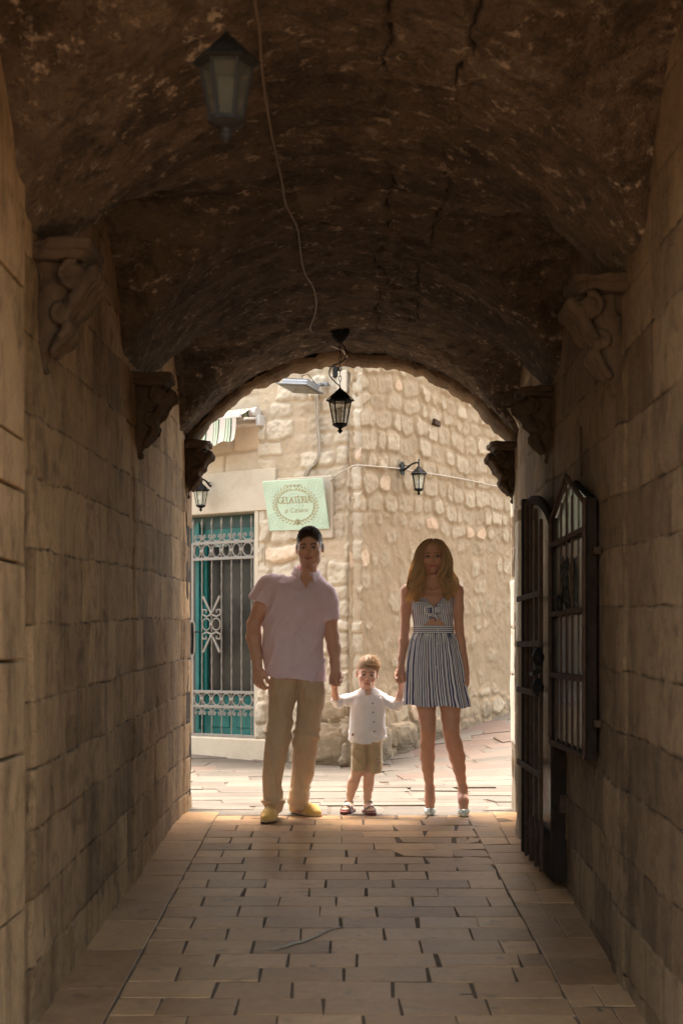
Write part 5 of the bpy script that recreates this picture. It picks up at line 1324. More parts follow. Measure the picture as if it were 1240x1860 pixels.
    for q in (-1, 1):
        Hs.chain([(f.p(q * .056, -.015, .04), .030), (f.p(q * .074, -.02, -.01), .024), (f.p(q * .072, -.02, -.07), .024), (f.p(q * .078, -.015, -.13), .022), (f.p(q * .08, -.01, -.17), .012)], .02)
    Hs.ell(f.p(0, -.05, -.08), (.085, .05, .12), f.M, .03)
    Hs.chain([(f.p(0, .075, .030), .050), (f.p(0, .075, -.12), .056)], .006, 's')
    Hs.ell(f.p(0, .082, -.005), np.array((.062, .045, .086)), f.M, .006, 's')
    V, Fq = Hs.mesh(); V = relax(V, Fq, 2); L = f.loc(V)
    hair = mesh_np('hair', V, Fq, M_HWOM, root, attrs={'t': np.clip(.12 + (.11 - L[:, 2]) * 2.2, 0, 1), 'tone': .35 + .0 * L[:, 0]}, world=True)
    rr = np.random.RandomState(12); N = 2600; T = 26; t = np.linspace(0, 1, T)
    side = np.where(rr.rand(N) < .5, -1, 1); w_ = rr.rand(N) ** .9; dp = rr.rand(N)
    Pth = np.zeros((N, T, 3)); clt = np.zeros(N)
    # px guides: inner and outer, per side (image left / image right)
    gi = {-1: [(785, 982), (777, 988), (768, 1001), (765.5, 1022), (768, 1045), (771, 1063), (766, 1078), (760, 1088)], 1: [(786, 982), (793, 988), (801, 1002), (803.5, 1022), (799.5, 1044), (799, 1062), (804, 1076), (810, 1083)]}
    go = {-1: [(784, 979), (768, 982), (755, 999), (749.5, 1022), (745.5, 1046), (741.5, 1064), (741, 1080), (744, 1092)], 1: [(787, 979), (801, 982), (813, 998), (821.5, 1022), (825.5, 1044), (825, 1062), (820, 1078), (816, 1088)]}
    ncl = 46; clw = rr.rand(ncl, 2); clp = rr.uniform(-.9, .9, (ncl, 2)); clo = rr.normal(0, 1.6, (ncl, 2)); cla = rr.uniform(.6, 1.4, (ncl, 2)); cll = rr.uniform(.88, 1.05, (ncl, 2))
    for i in range(N):
        q = side[i]; qi = int(q > 0); ci = int(np.argmin(np.abs(clw[:, qi] - w_[i]) + .5 * rr.rand(ncl))); w_[i] = w_[i] * .30 + clw[ci, qi] * .70; clt[i] = (ci * .618 + qi * .3) % 1
        ii = np.array(gi[q]); oo = np.array(go[q]); gpt = ii * (1 - w_[i]) + oo * w_[i]
        tt = np.linspace(0, 7, T); px = np.interp(tt, range(8), gpt[:, 0]); py = np.interp(tt, range(8), gpt[:, 1])
        k = np.array([.25, .5, .25]); 
        for _ in range(2): px[1:-1] = np.convolve(px, k, 'valid'); py[1:-1] = np.convolve(py, k, 'valid')
        ln = rr.uniform(.95, 1.03) * cll[ci, qi]; py = py[0] + (py - py[0]) * ln
        ph = w_[i] * 2.6 + dp[i] * 1.8 + (0 if q < 0 else 1.4); wa = sstep(.30, .75, t)
        ph = ph + clp[ci, qi]; px = px + wa * (6.2 * cla[ci, qi] * np.sin(t * 13.5 + ph) + 1.6 * clo[ci, qi] * t) + rr.normal(0, .7) * t
        # depth: front strands frame the face, back ones fall behind the shoulders
        y0 = hc[1] - .015; fr = -.072 + .150 * dp[i]
        zl = (hc[2] - (EYE + (HZ - py) / F * Y)) / s
        prof = np.interp(t, [0, .12, .30, .5, 1], [-.01 + .5 * fr, fr * .9, fr * .75, fr * .9, fr * 1.0])
        out = .020 * np.cos(t * 13.5 + ph) * wa
        Yv = y0 + prof + out - .045 * sstep(.55, .85, t) * (dp[i] < .6)
        Pth[i, :, 0] = (px - CXP) / F * Y; Pth[i, :, 1] = Yv; Pth[i, :, 2] = EYE + (HZ - py) / F * Y
        # keep scalp part on the skull surface
        lc = f.loc(Pth[i, :9]); e_ = np.sqrt((lc[:, 0] / .089) ** 2 + ((lc[:, 1] + .022) / .104) ** 2 + ((lc[:, 2] - .040) / .091) ** 2); mk = e_ < 1.0
        lc2 = lc.copy(); lc2[:, 1] = np.where(mk, -.022 + np.sign(lc[:, 1] + .022 + 1e-6) * .104 * np.sqrt(np.maximum(1 - (lc[:, 0] / .089) ** 2 - ((lc[:, 2] - .040) / .091) ** 2, 0)), lc[:, 1])
        dd = (f.c + (lc2 * s) @ f.M.T); Pth[i, :9] = Pth[i, :9] * .35 + dd * .65
    rad = np.array([.0013] * 3 + list(np.interp(np.linspace(0, 1, T - 3), [0, .7, 1], [.0021, .0018, .0004])))
    strands('hair_locks', M_HWOM, hair, Pth, rad, 3, tones=np.clip(clt + .35 * (rr.rand(N) - .5), 0, 1))
    return root, f
build_man(); build_boy(); build_woman()
# ================================================================ things on the walls and vault
def frame_obj(name, M):
    o = bpy.data.objects.new(name, None); COL.objects.link(o); o.matrix_world = M; o.empty_display_size = .1; return o
def hexring(r, z, n=6, ph=0): return [(r * math.cos(2 * math.pi * k / n + ph), r * math.sin(2 * math.pi * k / n + ph), z) for k in range(n)]
def lantern_head(root, s=1.0, ph=R(30), gm=None):
    """hexagonal lantern; origin at the top ring. total height ~.28"""
    mb = MB()
    prof = [(.006, 0), (.012, -.012), (.018, -.020), (.026, -.026), (.040, -.038), (.052, -.050), (.060, -.062), (.066, -.070), (.082, -.078), (.084, -.084), (.070, -.088)]
    mb.lathe([(a * s, b * s) for a, b in prof], n=6, phase=ph)
    for k in range(6):
        a = 2 * math.pi * k / 6 + ph; mb.tube([Vector((.012 * math.cos(a), .012 * math.sin(a), -.012)) * s, Vector((.055 * math.cos(a), .055 * math.sin(a), -.052)) * s, Vector((.086 * math.cos(a), .086 * math.sin(a), -.080)) * s], .003 * s, 5)
    mb.build('roof', M_IRON, root)
    mb = MB()
    T_ = hexring(.066 * s, -.088 * s, ph=ph); B = hexring(.040 * s, -.225 * s, ph=ph)
    for t, b in zip(T_, B): mb.tube([t, b], .0042 * s, 6)
    for k in range(6):
        mb.tube([T_[k], T_[(k + 1) % 6]], .0045 * s, 6); mb.tube([B[k], B[(k + 1) % 6]], .0050 * s, 6)
    mb.lathe([(.046 * s, -.222 * s), (.047 * s, -.232 * s), (.030 * s, -.242 * s), (.014 * s, -.248 * s), (.009 * s, -.256 * s), (.015 * s, -.262 * s), (.016 * s, -.268 * s), (.008 * s, -.276 * s), (.002 * s, -.284 * s)], n=12)
    mb.build('frame', M_IRON, root)
    mb = MB(); T2 = hexring(.063 * s, -.092 * s, ph=ph); B2 = hexring(.038 * s, -.221 * s, ph=ph)
    for k in range(6): mb.quad([T2[k], T2[(k + 1) % 6], B2[(k + 1) % 6], B2[k]])
    mb.build('glass', gm or M_LGLASS, root)
    mb = MB(); mb.lathe([(.012 * s, -.222 * s), (.013 * s, -.19 * s), (.012 * s, -.185 * s)], n=12); mb.lathe([(.010 * s, -.185 * s), (.020 * s, -.165 * s), (.024 * s, -.145 * s), (.018 * s, -.125 * s), (.004 * s, -.116 * s)], n=14); mb.build('bulb', M_BULB if gm is None else gm, root, smooth=True)
def hanging_lantern(px, ytop, Yd, s, label, cable=True):
    c = P(px, ytop, Yd); zc = float(vault_z(np.array([c.x]), np.array([Yd]))[0]) + .01; H = zc - c.z
    root = frame_obj('hanging_lantern', Matrix.Translation(c)); tag(root, label, 'lantern', 'lanterns hanging from the vault')
    lantern_head(root, s, R(0), None if cable else M_NGLASS)
    mb = MB(); mb.lathe([(.012, H - .085), (.020, H - .080), (.040, H - .062), (.056, H - .035), (.060, H - .018), (.060, H + .02)], n=24); mb.build('ceiling_cup', M_IRON, root, smooth=True, auto=40)
    mb = MB(); z = .008; i = 0
    while z < H - .085:                                  # chain links
        l = .034; pts = []
        for k in range(10):
            a = 2 * math.pi * k / 10; u = math.cos(a) * .008; pts.append((u, 0, z + l / 2 + math.sin(a) * l / 2 * 1.05) if i % 2 else (0, u, z + l / 2 + math.sin(a) * l / 2 * 1.05))
        mb.tube(pts, .0022, 5, closed=True); z += l - .004; i += 1
    mb.build('chain', M_RUST, root)
    if cable:
        h = H - .08; mb = MB(); pts = [(0, 0, .0), (-.006, -.004, .012), (-.030, -.006, .032), (-.062, -.004, .070), (-.064, .0, .105), (-.045, .004, .135), (-.005, .006, .150), (.028, .006, .175), (.036, .004, .21), (.030, .0, .245), (.016, 0, max(.26, h - .03)), (.006, 0, h)]
        sm = []; pv = [Vector(p) for p in pts]
        for a_, b_, c_, d_ in zip([pv[0]] + pv[:-2], pv[:-1], pv[1:], pv[2:] + [pv[-1]]):
            for t in (0, .25, .5, .75): sm.append(.5 * ((2 * b_) + (-a_ + c_) * t + (2 * a_ - 5 * b_ + 4 * c_ - d_) * t * t + (-a_ + 3 * b_ - 3 * c_ + d_) * t ** 3))
        mb.tube(sm + [pv[-1]], .0036, 6); mb.build('cord', M_IRON, root, smooth=True)
    return root
hanging_lantern(617.5, 704, 8.72, 1.0, 'small black six-sided lantern on a chain in front of the bright far arch')
hanging_lantern(411, 58, 3.62, 1.0, 'blurred black lantern hanging in the dark near part of the vault', cable=False)
# wall lanterns
def wall_lantern(M, s, label):
    root = frame_obj('wall_lantern', M); tag(root, label, 'wall lamp', 'black lanterns on the corner house')
    # local: x along wall, y into wall, z up; origin at the back plate
    mb = MB(); mb.lathe([(.0, 0), (.040, .004), (.050, .012), (.052, .020)], n=20, M=Matrix.Rotation(R(90), 4, 'X') @ Matrix.Translation((0, 0, -.0)) @ Matrix.Diagonal((1, 1.5, 1, 1)) if False else Matrix.Diagonal((1, 1, 1.35, 1)) @ Matrix.Rotation(R(90), 4, 'X') @ Matrix.Translation((0, 0, -.012)))
    mb.build('back_plate', M_IRON, root, smooth=True, auto=50)
    mb = MB(); mb.tube([(0, 0, -.02), (0, -.05, .0), (0, -.10, .035), (0, -.155, .050), (0, -.18, .040)], [.014, .011, .009, .009, .008], 8); mb.tube([(0, -.02, .03), (0, -.06, .02), (0, -.10, .035)], .005, 6)
    mb.tube([(0, -.18, .012), (0, -.18, .062)], [.009, .006], 8); mb.lathe([(.003, .062), (.010, .068), (.010, .074), (.003, .082), (.001, .10)], (0, -.18, 0), 10); mb.build('arm', M_IRON, root, smooth=True, auto=50)
    h = frame_obj('lamp_head', M @ Matrix.Translation((0, -.18, .018)) @ Matrix.Scale(s, 4)); lantern_head(h, 1.0, R(30))
    bpy.context.view_layer.update()
    for c in list(h.children): w_ = c.matrix_world.copy(); c.parent = root; c.matrix_parent_inverse = root.matrix_world.inverted(); c.matrix_basis = w_ if False else c.matrix_basis; c.matrix_world = w_
    bpy.data.objects.remove(h)
    return root
bpy.context.view_layer.update()
def onW(which, px, py, out=0.0):
    s, z = (WL if which == 'L' else WR)(px, py, out); return (ML if which == 'L' else MR) @ Matrix.Translation((s, -out, z))
wall_lantern(onW('R', 730, 851, .04), 1.02, 'black wall lantern with a pale cable running through it on the ochre side wall')
wall_lantern(onW('L', 386, 882, .03), 1.02, 'black wall lantern above the green door, left of the mint sign')
# floodlight under the top of the arch
M0 = onW('L', 575, 712, .06); root = frame_obj('floodlight', M0); tag(root, 'grey flat LED floodlight pointing down from the rubble corner', 'floodlight')
Mt = Matrix.Rotation(R(-10), 4, 'X') @ Matrix.Rotation(R(8), 4, 'Y')
def fl(dx=0): return Matrix.Translation((-.02, -.24, .0)) @ Mt
mb = MB(); mb.box((0, 0, .0), (.36, .28, .014), bev=.005, M=fl()); mb.box((0, .0, .028), (.29, .21, .05), bev=.014, M=fl())
for k in range(16): mb.box((-.135 + .018 * k, 0, .058), (.005, .18, .016), M=fl())
mb.build('housing', M_FLOOD, root, smooth=False)
mb = MB(); mb.box((0, 0, -.010), (.30, .22, .006), bev=.002, M=fl()); mb.build('lens', M_DGLASS, root)
mb = MB(); mb.box((.10, -.05, .05), (.12, .03, .03), bev=.004); mb.tube([(.14, .0, .05), (.10, -.10, .05)], .012, 8); mb.build('bracket', M_FLOOD, root)
mb = MB(); mb.tube([(-.02, -.20, .07), (-.05, -.16, .13), (-.02, -.12, .15), (.02, -.10, .10), (.04, -.06, .05)], .004, 6); mb.build('lead', M_IRON, root)
# scrolled iron bracket just inside the arch top
M0 = onW('L', 611, 668, .06); root = frame_obj('scroll_bracket', M0); tag(root, 'small dark iron wall bracket with a curl behind the lantern chain', 'bracket')
mb = MB(); mb.box((0, -.01, .06), (.055, .03, .30), bev=.004); mb.build('plate', M_IRON, root)
mb = MB(); mb.tube([(x, -.03, z) for x, z in spiral(-.055, .03, .035, 1.4, ph=0)], .006, 6); mb.build('curl', M_IRON, root)
# sign
sx = WL(537, 918, .12)
cs = WL(541, 917.5, .10); c = ML @ Vector((cs[0], -.13, cs[1]))
Ms = ML @ Matrix.Translation((cs[0] + .0, -.135, cs[1])) @ Matrix.Rotation(R(1.0), 4, 'Y') @ Matrix.Rotation(R(15), 4, 'X')
root = frame_obj('shop_sign', Ms); tag(root, 'mint green sign with a gold wreath and lettering, leaning out from the rubble corner', 'sign')
W_, H_ = .685, .475
mb = MB(); mb.box((0, 0, 0), (W_, .016, H_), bev=.002); plate = mb.build('plate', M_SIGN, root)
mb = MB(); mb.box((.05, .075, -.045), (.64, .05, .58), bev=.012, rot=(R(-12), R(0), 0)); o = mb.build('stone_slab', M_LINTEL, root); fill_attr(o, tone=.3)
YF = -.0092
def text(body, size, x, z, mat, par, shear=0.0, font=None):
    cu = bpy.data.curves.new('lettering', 'FONT'); cu.body = body; cu.size = size; cu.align_x = 'CENTER'; cu.align_y = 'CENTER'; cu.extrude = .0006; cu.shear = shear; cu.offset = -.0006; cu.space_character = 1.05
    o = bpy.data.objects.new('lettering', cu); COL.objects.link(o); bpy.context.view_layer.update()
    dg = bpy.context.evaluated_depsgraph_get(); me = bpy.data.meshes.new_from_object(o.evaluated_get(dg)); bpy.data.objects.remove(o)
    ob = link('lettering', me, mat); ob.parent = par; ob.location = (x, YF, z); ob.rotation_euler = (R(90), 0, 0); return ob
# roman-style capitals with thick and thin strokes and serifs, drawn as strokes
def caps(word, x0, z0, h, mat, par):
    mb = MB(); x = x0
    def st(a, b, w): 
        a = Vector((a[0], 0, a[1])); b = Vector((b[0], 0, b[1])); d = (b - a); l = d.length; d.normalize(); s_ = Vector((d.z, 0, -d.x)); 
        mb.quad([a + s_ * w / 2, a - s_ * w / 2, b - s_ * w / 2, b + s_ * w / 2])
    T, t = h * .17, h * .085; g = h * .22
    def P2(u, v): return (x + u * h, z0 + v * h)
    def serif(u, v, w=.26): st(P2(u - w / 2, v), P2(u + w / 2, v), t)
    def arc(cx, cz, rx, rz, a0, a1, n=12, thick=True):
        pts = [(cx + rx * math.cos(R(a0 + (a1 - a0) * k / n)), cz + rz * math.sin(R(a0 + (a1 - a0) * k / n))) for k in range(n + 1)]
        for k in range(n):
            am = R(a0 + (a1 - a0) * (k + .5) / n); st(P2(*pts[k]), P2(*pts[k + 1]), t + (T - t) * abs(math.cos(am)))
    for ch in word:
        if ch == 'G': arc(.42, .5, .38, .48, 50, 320); st(P2(.72, .02), P2(.72, .42), T); serif(.70, .42, .3); wd = .88
        elif ch == 'E': st(P2(.12, 0), P2(.12, 1), T); [st(P2(.0, v), P2(u, v), t) for v, u in ((0, .55), (1, .52), (.52, .44))]; st(P2(.55, 0), P2(.58, .16), t); st(P2(.52, 1), P2(.52, .85), t); wd = .68
        elif ch == 'L': st(P2(.12, 0), P2(.12, 1), T); st(P2(.0, 0), P2(.55, 0), t); serif(.12, 1); st(P2(.55, 0), P2(.60, .2), t); wd = .66
        elif ch == 'A': st(P2(.05, 0), P2(.38, 1), t); st(P2(.38, 1), P2(.70, 0), T); st(P2(.17, .36), P2(.58, .36), t); serif(.05, 0, .2); serif(.70, 0, .24); wd = .82
        elif ch == 'T': st(P2(.36, 0), P2(.36, 1), T); st(P2(.02, 1), P2(.70, 1), t); serif(.36, 0); st(P2(.03, 1), P2(.0, .84), t); st(P2(.70, 1), P2(.73, .84), t); wd = .78
        elif ch == 'R': st(P2(.12, 0), P2(.12, 1), T); arc(.26, .76, .26, .24, -90, 90); st(P2(.12, 1), P2(.28, 1), t); st(P2(.12, .52), P2(.28, .52), t); st(P2(.30, .52), P2(.66, 0), T * .9); serif(.12, 0); wd = .76
        elif ch == 'I': st(P2(.10, 0), P2(.10, 1), T); serif(.10, 0); serif(.10, 1); wd = .30
        x += wd * h
    for v in mb.bm.verts: v.co.y = YF - .0004
    ob = mb.build('lettering', mat, par); 
    return ob, x - x0
ob, wtot = caps('GELATERIA', 0, .018, .060, M_GOLD, plate)
ob.location.x = -wtot / 2 + .0
text('di', .058, -.118, -.056, M_GOLD, plate, shear=.35); text('Cattaro', .062, .030, -.052, M_GOLD, plate, shear=.35)
# oval and wreath
mb = MB(); mb.tube([(.208 * math.cos(a), YF, .147 * math.sin(a) - .005) for a in np.linspace(0, 2 * math.pi, 72, endpoint=False)], .0022, 5, closed=True)
rr = np.random.RandomState(3)
for k in range(36):                                      # laurel leaves both ways up from the foot
    for q in (-1, 1):
        a = -math.pi / 2 + q * (math.pi * (k + .5) / 36) * .97; cx_, cz_ = .240 * math.cos(a), .168 * math.sin(a) - .005
        tx, tz = -math.sin(a) * q, math.cos(a) * q; ox, oz = math.cos(a), math.sin(a)
        sd_ = 1 if k % 2 else -1; dx, dz = tx * .75 + ox * .66 * sd_, tz * .75 + oz * .66 * sd_; L = .040 * rr.uniform(.8, 1.2); nx_, nz_ = -dz, dx; w_ = .0065
        mb.quad([(cx_, YF, cz_), (cx_ + dx * L * .5 + nx_ * w_, YF, cz_ + dz * L * .5 + nz_ * w_), (cx_ + dx * L, YF, cz_ + dz * L), (cx_ + dx * L * .5 - nx_ * w_, YF, cz_ + dz * L * .5 - nz_ * w_)])
for q in (-1, 1):
    for k in range(5): mb.tube([(q * (.01 + .018 * k), YF, .178 + .006 * math.sin(k * 2.1)), (q * (.025 + .018 * k), YF, .188 + .005 * math.cos(k * 2))], .003, 4)
    mb.tube([(x * q, YF, z) for x, z in spiral(.02, -.175, .016, 1.2)], .0025, 4)
mb.tube([(0, YF, -.19), (.004, YF, -.15), (-.004, YF, -.125)], [.006, .005, .002], 5); mb.tube([(.004, YF, -.15), (.022, YF, -.135)], .003, 4); mb.tube([(.0, YF, -.15), (-.020, YF, -.14)], .003, 4)
mb.build('wreath', M_GOLD, plate)
mb = MB()
for (cx_, cz_) in ((-.26, .15), (.26, .15), (-.26, -.16), (.26, -.16), (0, .02)):
    for r_ in (.03, .06, .09):
        pts = [(min(.335, max(-.335, cx_ + r_ * math.cos(a))), YF + .0010, min(.23, max(-.23, cz_ + r_ * math.sin(a)))) for a in np.linspace(0, 2 * math.pi, 40, endpoint=False)]; mb.tube(pts, .0026, 4, closed=True)
mb.build('pattern', M_GOLDL, plate)
# awning
s0, z0 = WL(466, 748, .12); s1 = WL(372, 752, .12)[0]; sl_ = s1 - .9
root = frame_obj('awning', ML @ Matrix.Translation((s0, -.10, z0))); tag(root, 'rolled green and cream striped awning with a wavy valance, high on the left', 'awning')
Lw = s0 - sl_
mb = MB(); mb.tube([(0, 0, 0), (-.03, 0, 0)], .050, 20); mb.box((.01, .03, -.08), (.05, .10, .10), bev=.006); mb.tube([(-.01, 0, -.06), (-.01, -.20, -.09)], .012, 8); mb.build('end_bracket', M_WHITE, root, smooth=False)
def sheet(fn, nu, nv, name, mat, par, su):
    V = []; SU = []
    for i in range(nu):
        for j in range(nv): p, s_ = fn(i / (nu - 1), j / (nv - 1)); V.append(p); SU.append(s_)
    return mesh_np(name, V, grid_faces(nu, nv), mat, par, attrs={'su': SU})
ff = sheet(lambda u, v: ((-.03 - u * (Lw - .03), .046 * math.cos(v * 6.283), .046 * math.sin(v * 6.283)), u * Lw), 60, 18, 'fabric_roll', M_AWN, root, None)
sheet(lambda u, v: ((-.06 - u * (Lw - .06), -.04 - .17 * v, .035 - .085 * v - .01 * math.sin(v * 3.1)), u * Lw), 60, 5, 'fabric_top', M_AWN, root, None)
mb = MB(); mb.box((-Lw / 2 - .02, -.225, -.058), (Lw - .02, .035, .045), bev=.010); mb.build('front_bar', M_WHITE, root)
o = sheet(lambda u, v: ((-.07 - u * (Lw - .07), -.245 - .03 * v * v + .008 * math.sin(u * Lw * 26) * v, -.078 - v * (.235 + .016 * math.cos(u * Lw * 24)) - .05 * max(0, 1 - u * Lw / .10) ** 2 * -v), u * Lw), 160, 10, 'valance', M_AWN, root, None)
# cables
def cable(name, pts, r, mat, label, cat='cable', sub=6):
    pv = [Vector(p) for p in pts]; sm = []
    for a_, b_, c_, d_ in zip([pv[0]] + pv[:-2], pv[:-1], pv[1:], pv[2:] + [pv[-1]]):
        for k in range(sub): t = k / sub; sm.append(.5 * ((2 * b_) + (-a_ + c_) * t + (2 * a_ - 5 * b_ + 4 * c_ - d_) * t * t + (-a_ + 3 * b_ - 3 * c_ + d_) * t ** 3))
    sm.append(pv[-1]); mb = MB(); mb.tube(sm, r, 6); o = mb.build(name, mat, smooth=True); return tag(o, label, cat)
def vault_pt(px, py, off=.035):
    Yv = 7.0
    for _ in range(40):
        X_ = (px - CXP) / F * Yv; z_ = float(vault_z(np.array([X_]), np.array([min(Yv, 9.5)]))[0]) - off; Yv = .5 * Yv + .5 * (z_ - EYE) * F / (HZ - py)
    return ((px - CXP) / F * Yv, Yv, z_)
cable('vault_cable', [vault_pt(x, y) for x, y in ((461, -60), (463, 0), (472, 60), (474, 110), (480, 160), (490, 225), (499, 270), (512, 330), (519, 370), (540, 415), (546, 460), (553, 495), (568, 520), (574, 545), (572, 570), (563, 598), (580, 603), (603, 606))], .0048, M_CCABLE, 'long brown cable wandering along the dark vault to the lantern cup')
cable('arch_cable', [vault_pt(600, 627, .03), vault_pt(612, 632, .03), vault_pt(622, 636, .03), P(630, 648, 9.4), P(636, 651, 9.5), P(641, 644, 9.55)], .007, M_CABLE, 'short pale cable end looping at the crown of the far arch')
wp = lambda w_, x, y, out=.075: (onW(w_, x, y, out)).translation
cable('conduit', [wp('L', 576, 716), wp('L', 577, 745), wp('L', 577, 770), wp('L', 580, 800), wp('L', 580, 824), wp('L', 574, 840), wp('L', 561, 853), wp('L', 555, 866)], .009, M_CABLE, 'pale double cable dropping from the floodlight to the mint sign')
cable('conduit', [wp('L', 573, 716), wp('L', 574, 770), wp('L', 577, 822), wp('L', 570, 840), wp('L', 556, 855), wp('L', 551, 867)], .007, M_CABLE, 'thin cable beside the thicker one above the mint sign')
cable('wall_cable', [wp('L', 600, 873, .09), wp('L', 614, 862, .10), wp('L', 634, 850, .10), wp('R', 648, 845, .05), wp('R', 690, 848, .045), wp('R', 725, 851, .04), wp('R', 766, 858, .04), wp('R', 800, 863, .04), wp('R', 850, 872, .04), wp('R', 905, 884, .04), wp('R', 945, 888, .04)], .0065, M_CABLE, 'pale cable strung sideways across the ochre wall behind the wall lantern')
# iron gate in front of the green door
tl = WL(352, 985, .02); tr = WL(466, 985, .02)
gx1 = WL(466, 1000, .02)[0]; gx0 = WL(349, 1000, .02)[0]; Z = lambda py, px=410: WL(px, py, .02)[1]
Wg = gx1 - gx0
def gate_leaf(mirror, label):
    M = ML @ Matrix.Translation((gx1 if not mirror else gx0 - .012, -.02, 0)); root = frame_obj('iron_gate', M); tag(root, label, 'gate', 'two leaves of the ornamental gate over the green door')
    q = 1 if mirror else 1; sgn = -1
    X_ = lambda u: -Wg * (1 - u) if not mirror else -Wg * u    # u: 0 lock side .. 1 hinge side
    zb, zt2 = Z(1336), Z(984); r1, r2, r3, r4 = Z(985), Z(1014), Z(1257), Z(1284)
    mb = MB()
    for u in (.02, .985): mb.box((X_(u), 0, (zb + zt2) / 2), (.030, .030, zt2 - zb), bev=.003)
    for z in (r1, r2, r3, r4, zb): mb.box((X_(.5), 0, z), (Wg * .96, .026, .028), bev=.003)
    mb.build('frame', M_GATE, root)
    us = [.16 + .153 * k for k in range(6)]
    for u in us[:]:
        x = X_(u); mb = MB()
        if u < .95:
            n = 60; mb.tube([(x + .0012 * math.cos(k * 1.3), .0012 * math.sin(k * 1.3), zb + (r1 - zb) * k / n) for k in range(n + 1)], [.0066 + .0012 * math.cos(k * 1.9) for k in range(n + 1)], 6)
        mb.tube([(x, 0, r1), (x, 0, Z(955))], .0062, 6)
        z0_ = Z(957); mb.lathe([(.006, z0_), (.011, z0_ + .006), (.008, z0_ + .018), (.014, z0_ + .038), (.010, z0_ + .062), (.001, z0_ + .10)], (x, 0, 0), 8)
        if u < .95: mb.build('bar', M_GATE, root)
        else: mb.bm.free()
    for u in (.02, .985):
        mb = MB(); x = X_(u); z0_ = Z(957); mb.tube([(x, 0, r1), (x, 0, z0_)], .008, 6); mb.lathe([(.006, z0_), (.011, z0_ + .006), (.008, z0_ + .018), (.015, z0_ + .038), (.010, z0_ + .062), (.001, z0_ + .10)], (x, 0, 0), 8); mb.build('spike', M_GATE, root)
    for (za, zb_, zz, up) in ((r1, r2, r1 + .012, 1), (r3, r4, r4 - .012, -1)):
        mb = MB(); zc_ = (za + zb_) / 2; rz_ = abs(za - zb_) / 2 - .014
        for a, b in zip([.04, .175, .33, .485, .64, .795], [.15, .305, .46, .61, .765, .955]):
            xc_ = (X_(a) + X_(b)) / 2; rw = abs(X_(b) - X_(a)) / 2
            mb.tube([(xc_ + (rw - .004) * math.cos(t), -.002, zc_ + rz_ * math.sin(t)) for t in np.linspace(0, 2 * math.pi, 20, endpoint=False)], .0085, 6, closed=True, flat=1.4)
            for x in (X_(a), X_(b)): mb.box((x, -.004, zc_), (.026, .02, .030), bev=.003)
            for d_ in (-1, 1):                           # paired C scrolls
                pts = [(xc_, 0, zz + up * .004), (xc_ + d_ * rw * .6, 0, zz + up * .010), (xc_ + d_ * rw * .95, 0, zz + up * .035), (xc_ + d_ * rw * .85, 0, zz + up * .062), (xc_ + d_ * rw * .5, 0, zz + up * .070), (xc_ + d_ * rw * .32, 0, zz + up * .052), (xc_ + d_ * rw * .45, 0, zz + up * .040), (xc_ + d_ * rw * .62, 0, zz + up * .048)]
                mb.tube(pts, .0055, 6, flat=1.4)
        mb.build('scrollwork', M_GATE, root, smooth=True, auto=50)
    # centre ornament over the second bar
    cx_, cz_ = X_(.315), Z(1134, 387); k_ = Wg * .153; mb = MB()
    for d_ in (-1, 1):
        for v_ in (-1, 1):
            mb.tube([(cx_, -.006, cz_ + v_ * .10), (cx_ + d_ * k_ * .30, -.006, cz_ + v_ * .16), (cx_ + d_ * k_ * .85, -.006, cz_ + v_ * .275)], [.006, .009, .011], 6, flat=1.3)
            mb.tube([(cx_, -.006, cz_ + v_ * .10), (cx_ + d_ * k_ * .5, -.006, cz_ + v_ * .075), (cx_ + d_ * k_ * .95, -.006, cz_ + v_ * .10), (cx_ + d_ * k_ * .85, -.006, cz_ + v_ * .145), (cx_ + d_ * k_ * .5, -.006, cz_ + v_ * .14), (cx_ + d_ * k_ * .55, -.006, cz_ + v_ * .115)], .007, 6, flat=1.4)
        mb.tube([(cx_ + d_ * k_ * .5 + k_ * .42 * math.cos(t), -.006, cz_ + .058 * math.sin(t)) for t in np.linspace(0, 6.283, 16, endpoint=False)], .008, 6, closed=True, flat=1.4)
    for v_ in (-1, 0, 1): mb.box((cx_, -.008, cz_ + v_ * .12), (.034, .022, .030), bev=.003)
    mb.build('rosette', M_GATE, root, smooth=True, auto=50)
    if not mirror:
        mb = MB(); zl = Z(1158, 352)
        mb.prism([(X_(.02) - .018, zl - .20), (X_(.02) + .02, zl - .20), (X_(.02) + .045, zl - .13), (X_(.02) + .045, zl + .12), (X_(.02) + .02, zl + .18), (X_(.02) - .018, zl + .18)], .008, Matrix.Translation((0, -.026, 0))); lp = mb.build('lock_plate', M_GATE, root)
        mb = MB(); x = X_(.02) + .008; mb.lathe([(.003, -.17), (.014, -.15), (.018, -.05), (.020, .04), (.014, .13), (.003, .155)], (x, -.030, zl), 10, M=None); mb.tube([(x, -.04, zl + .05), (x, -.075, zl + .05), (x - .03, -.078, zl + .045), (x - .075, -.078, zl + .05)], [.010, .010, .009, .007], 8); mb.tube([(x + .03, -.02, zl + .055), (x + .10, -.02, zl + .055)], .008, 6); mb.build('handle', M_IRON, lp, smooth=True, auto=50)
    for z in (Z(1035, 466), Z(1300, 466)): mb = MB(); mb.tube([(X_(.985) + .018, -.004, z - .06), (X_(.985) + .018, -.004, z + .06)], .014, 10); mb.build('hinge', M_RUST, root)
    return root
gate_leaf(False, 'taupe wrought iron gate leaf with rings and scrolls, its black lock handle showing')
gate_leaf(True, 'left leaf of the taupe iron gate, mostly hidden behind the passage wall')
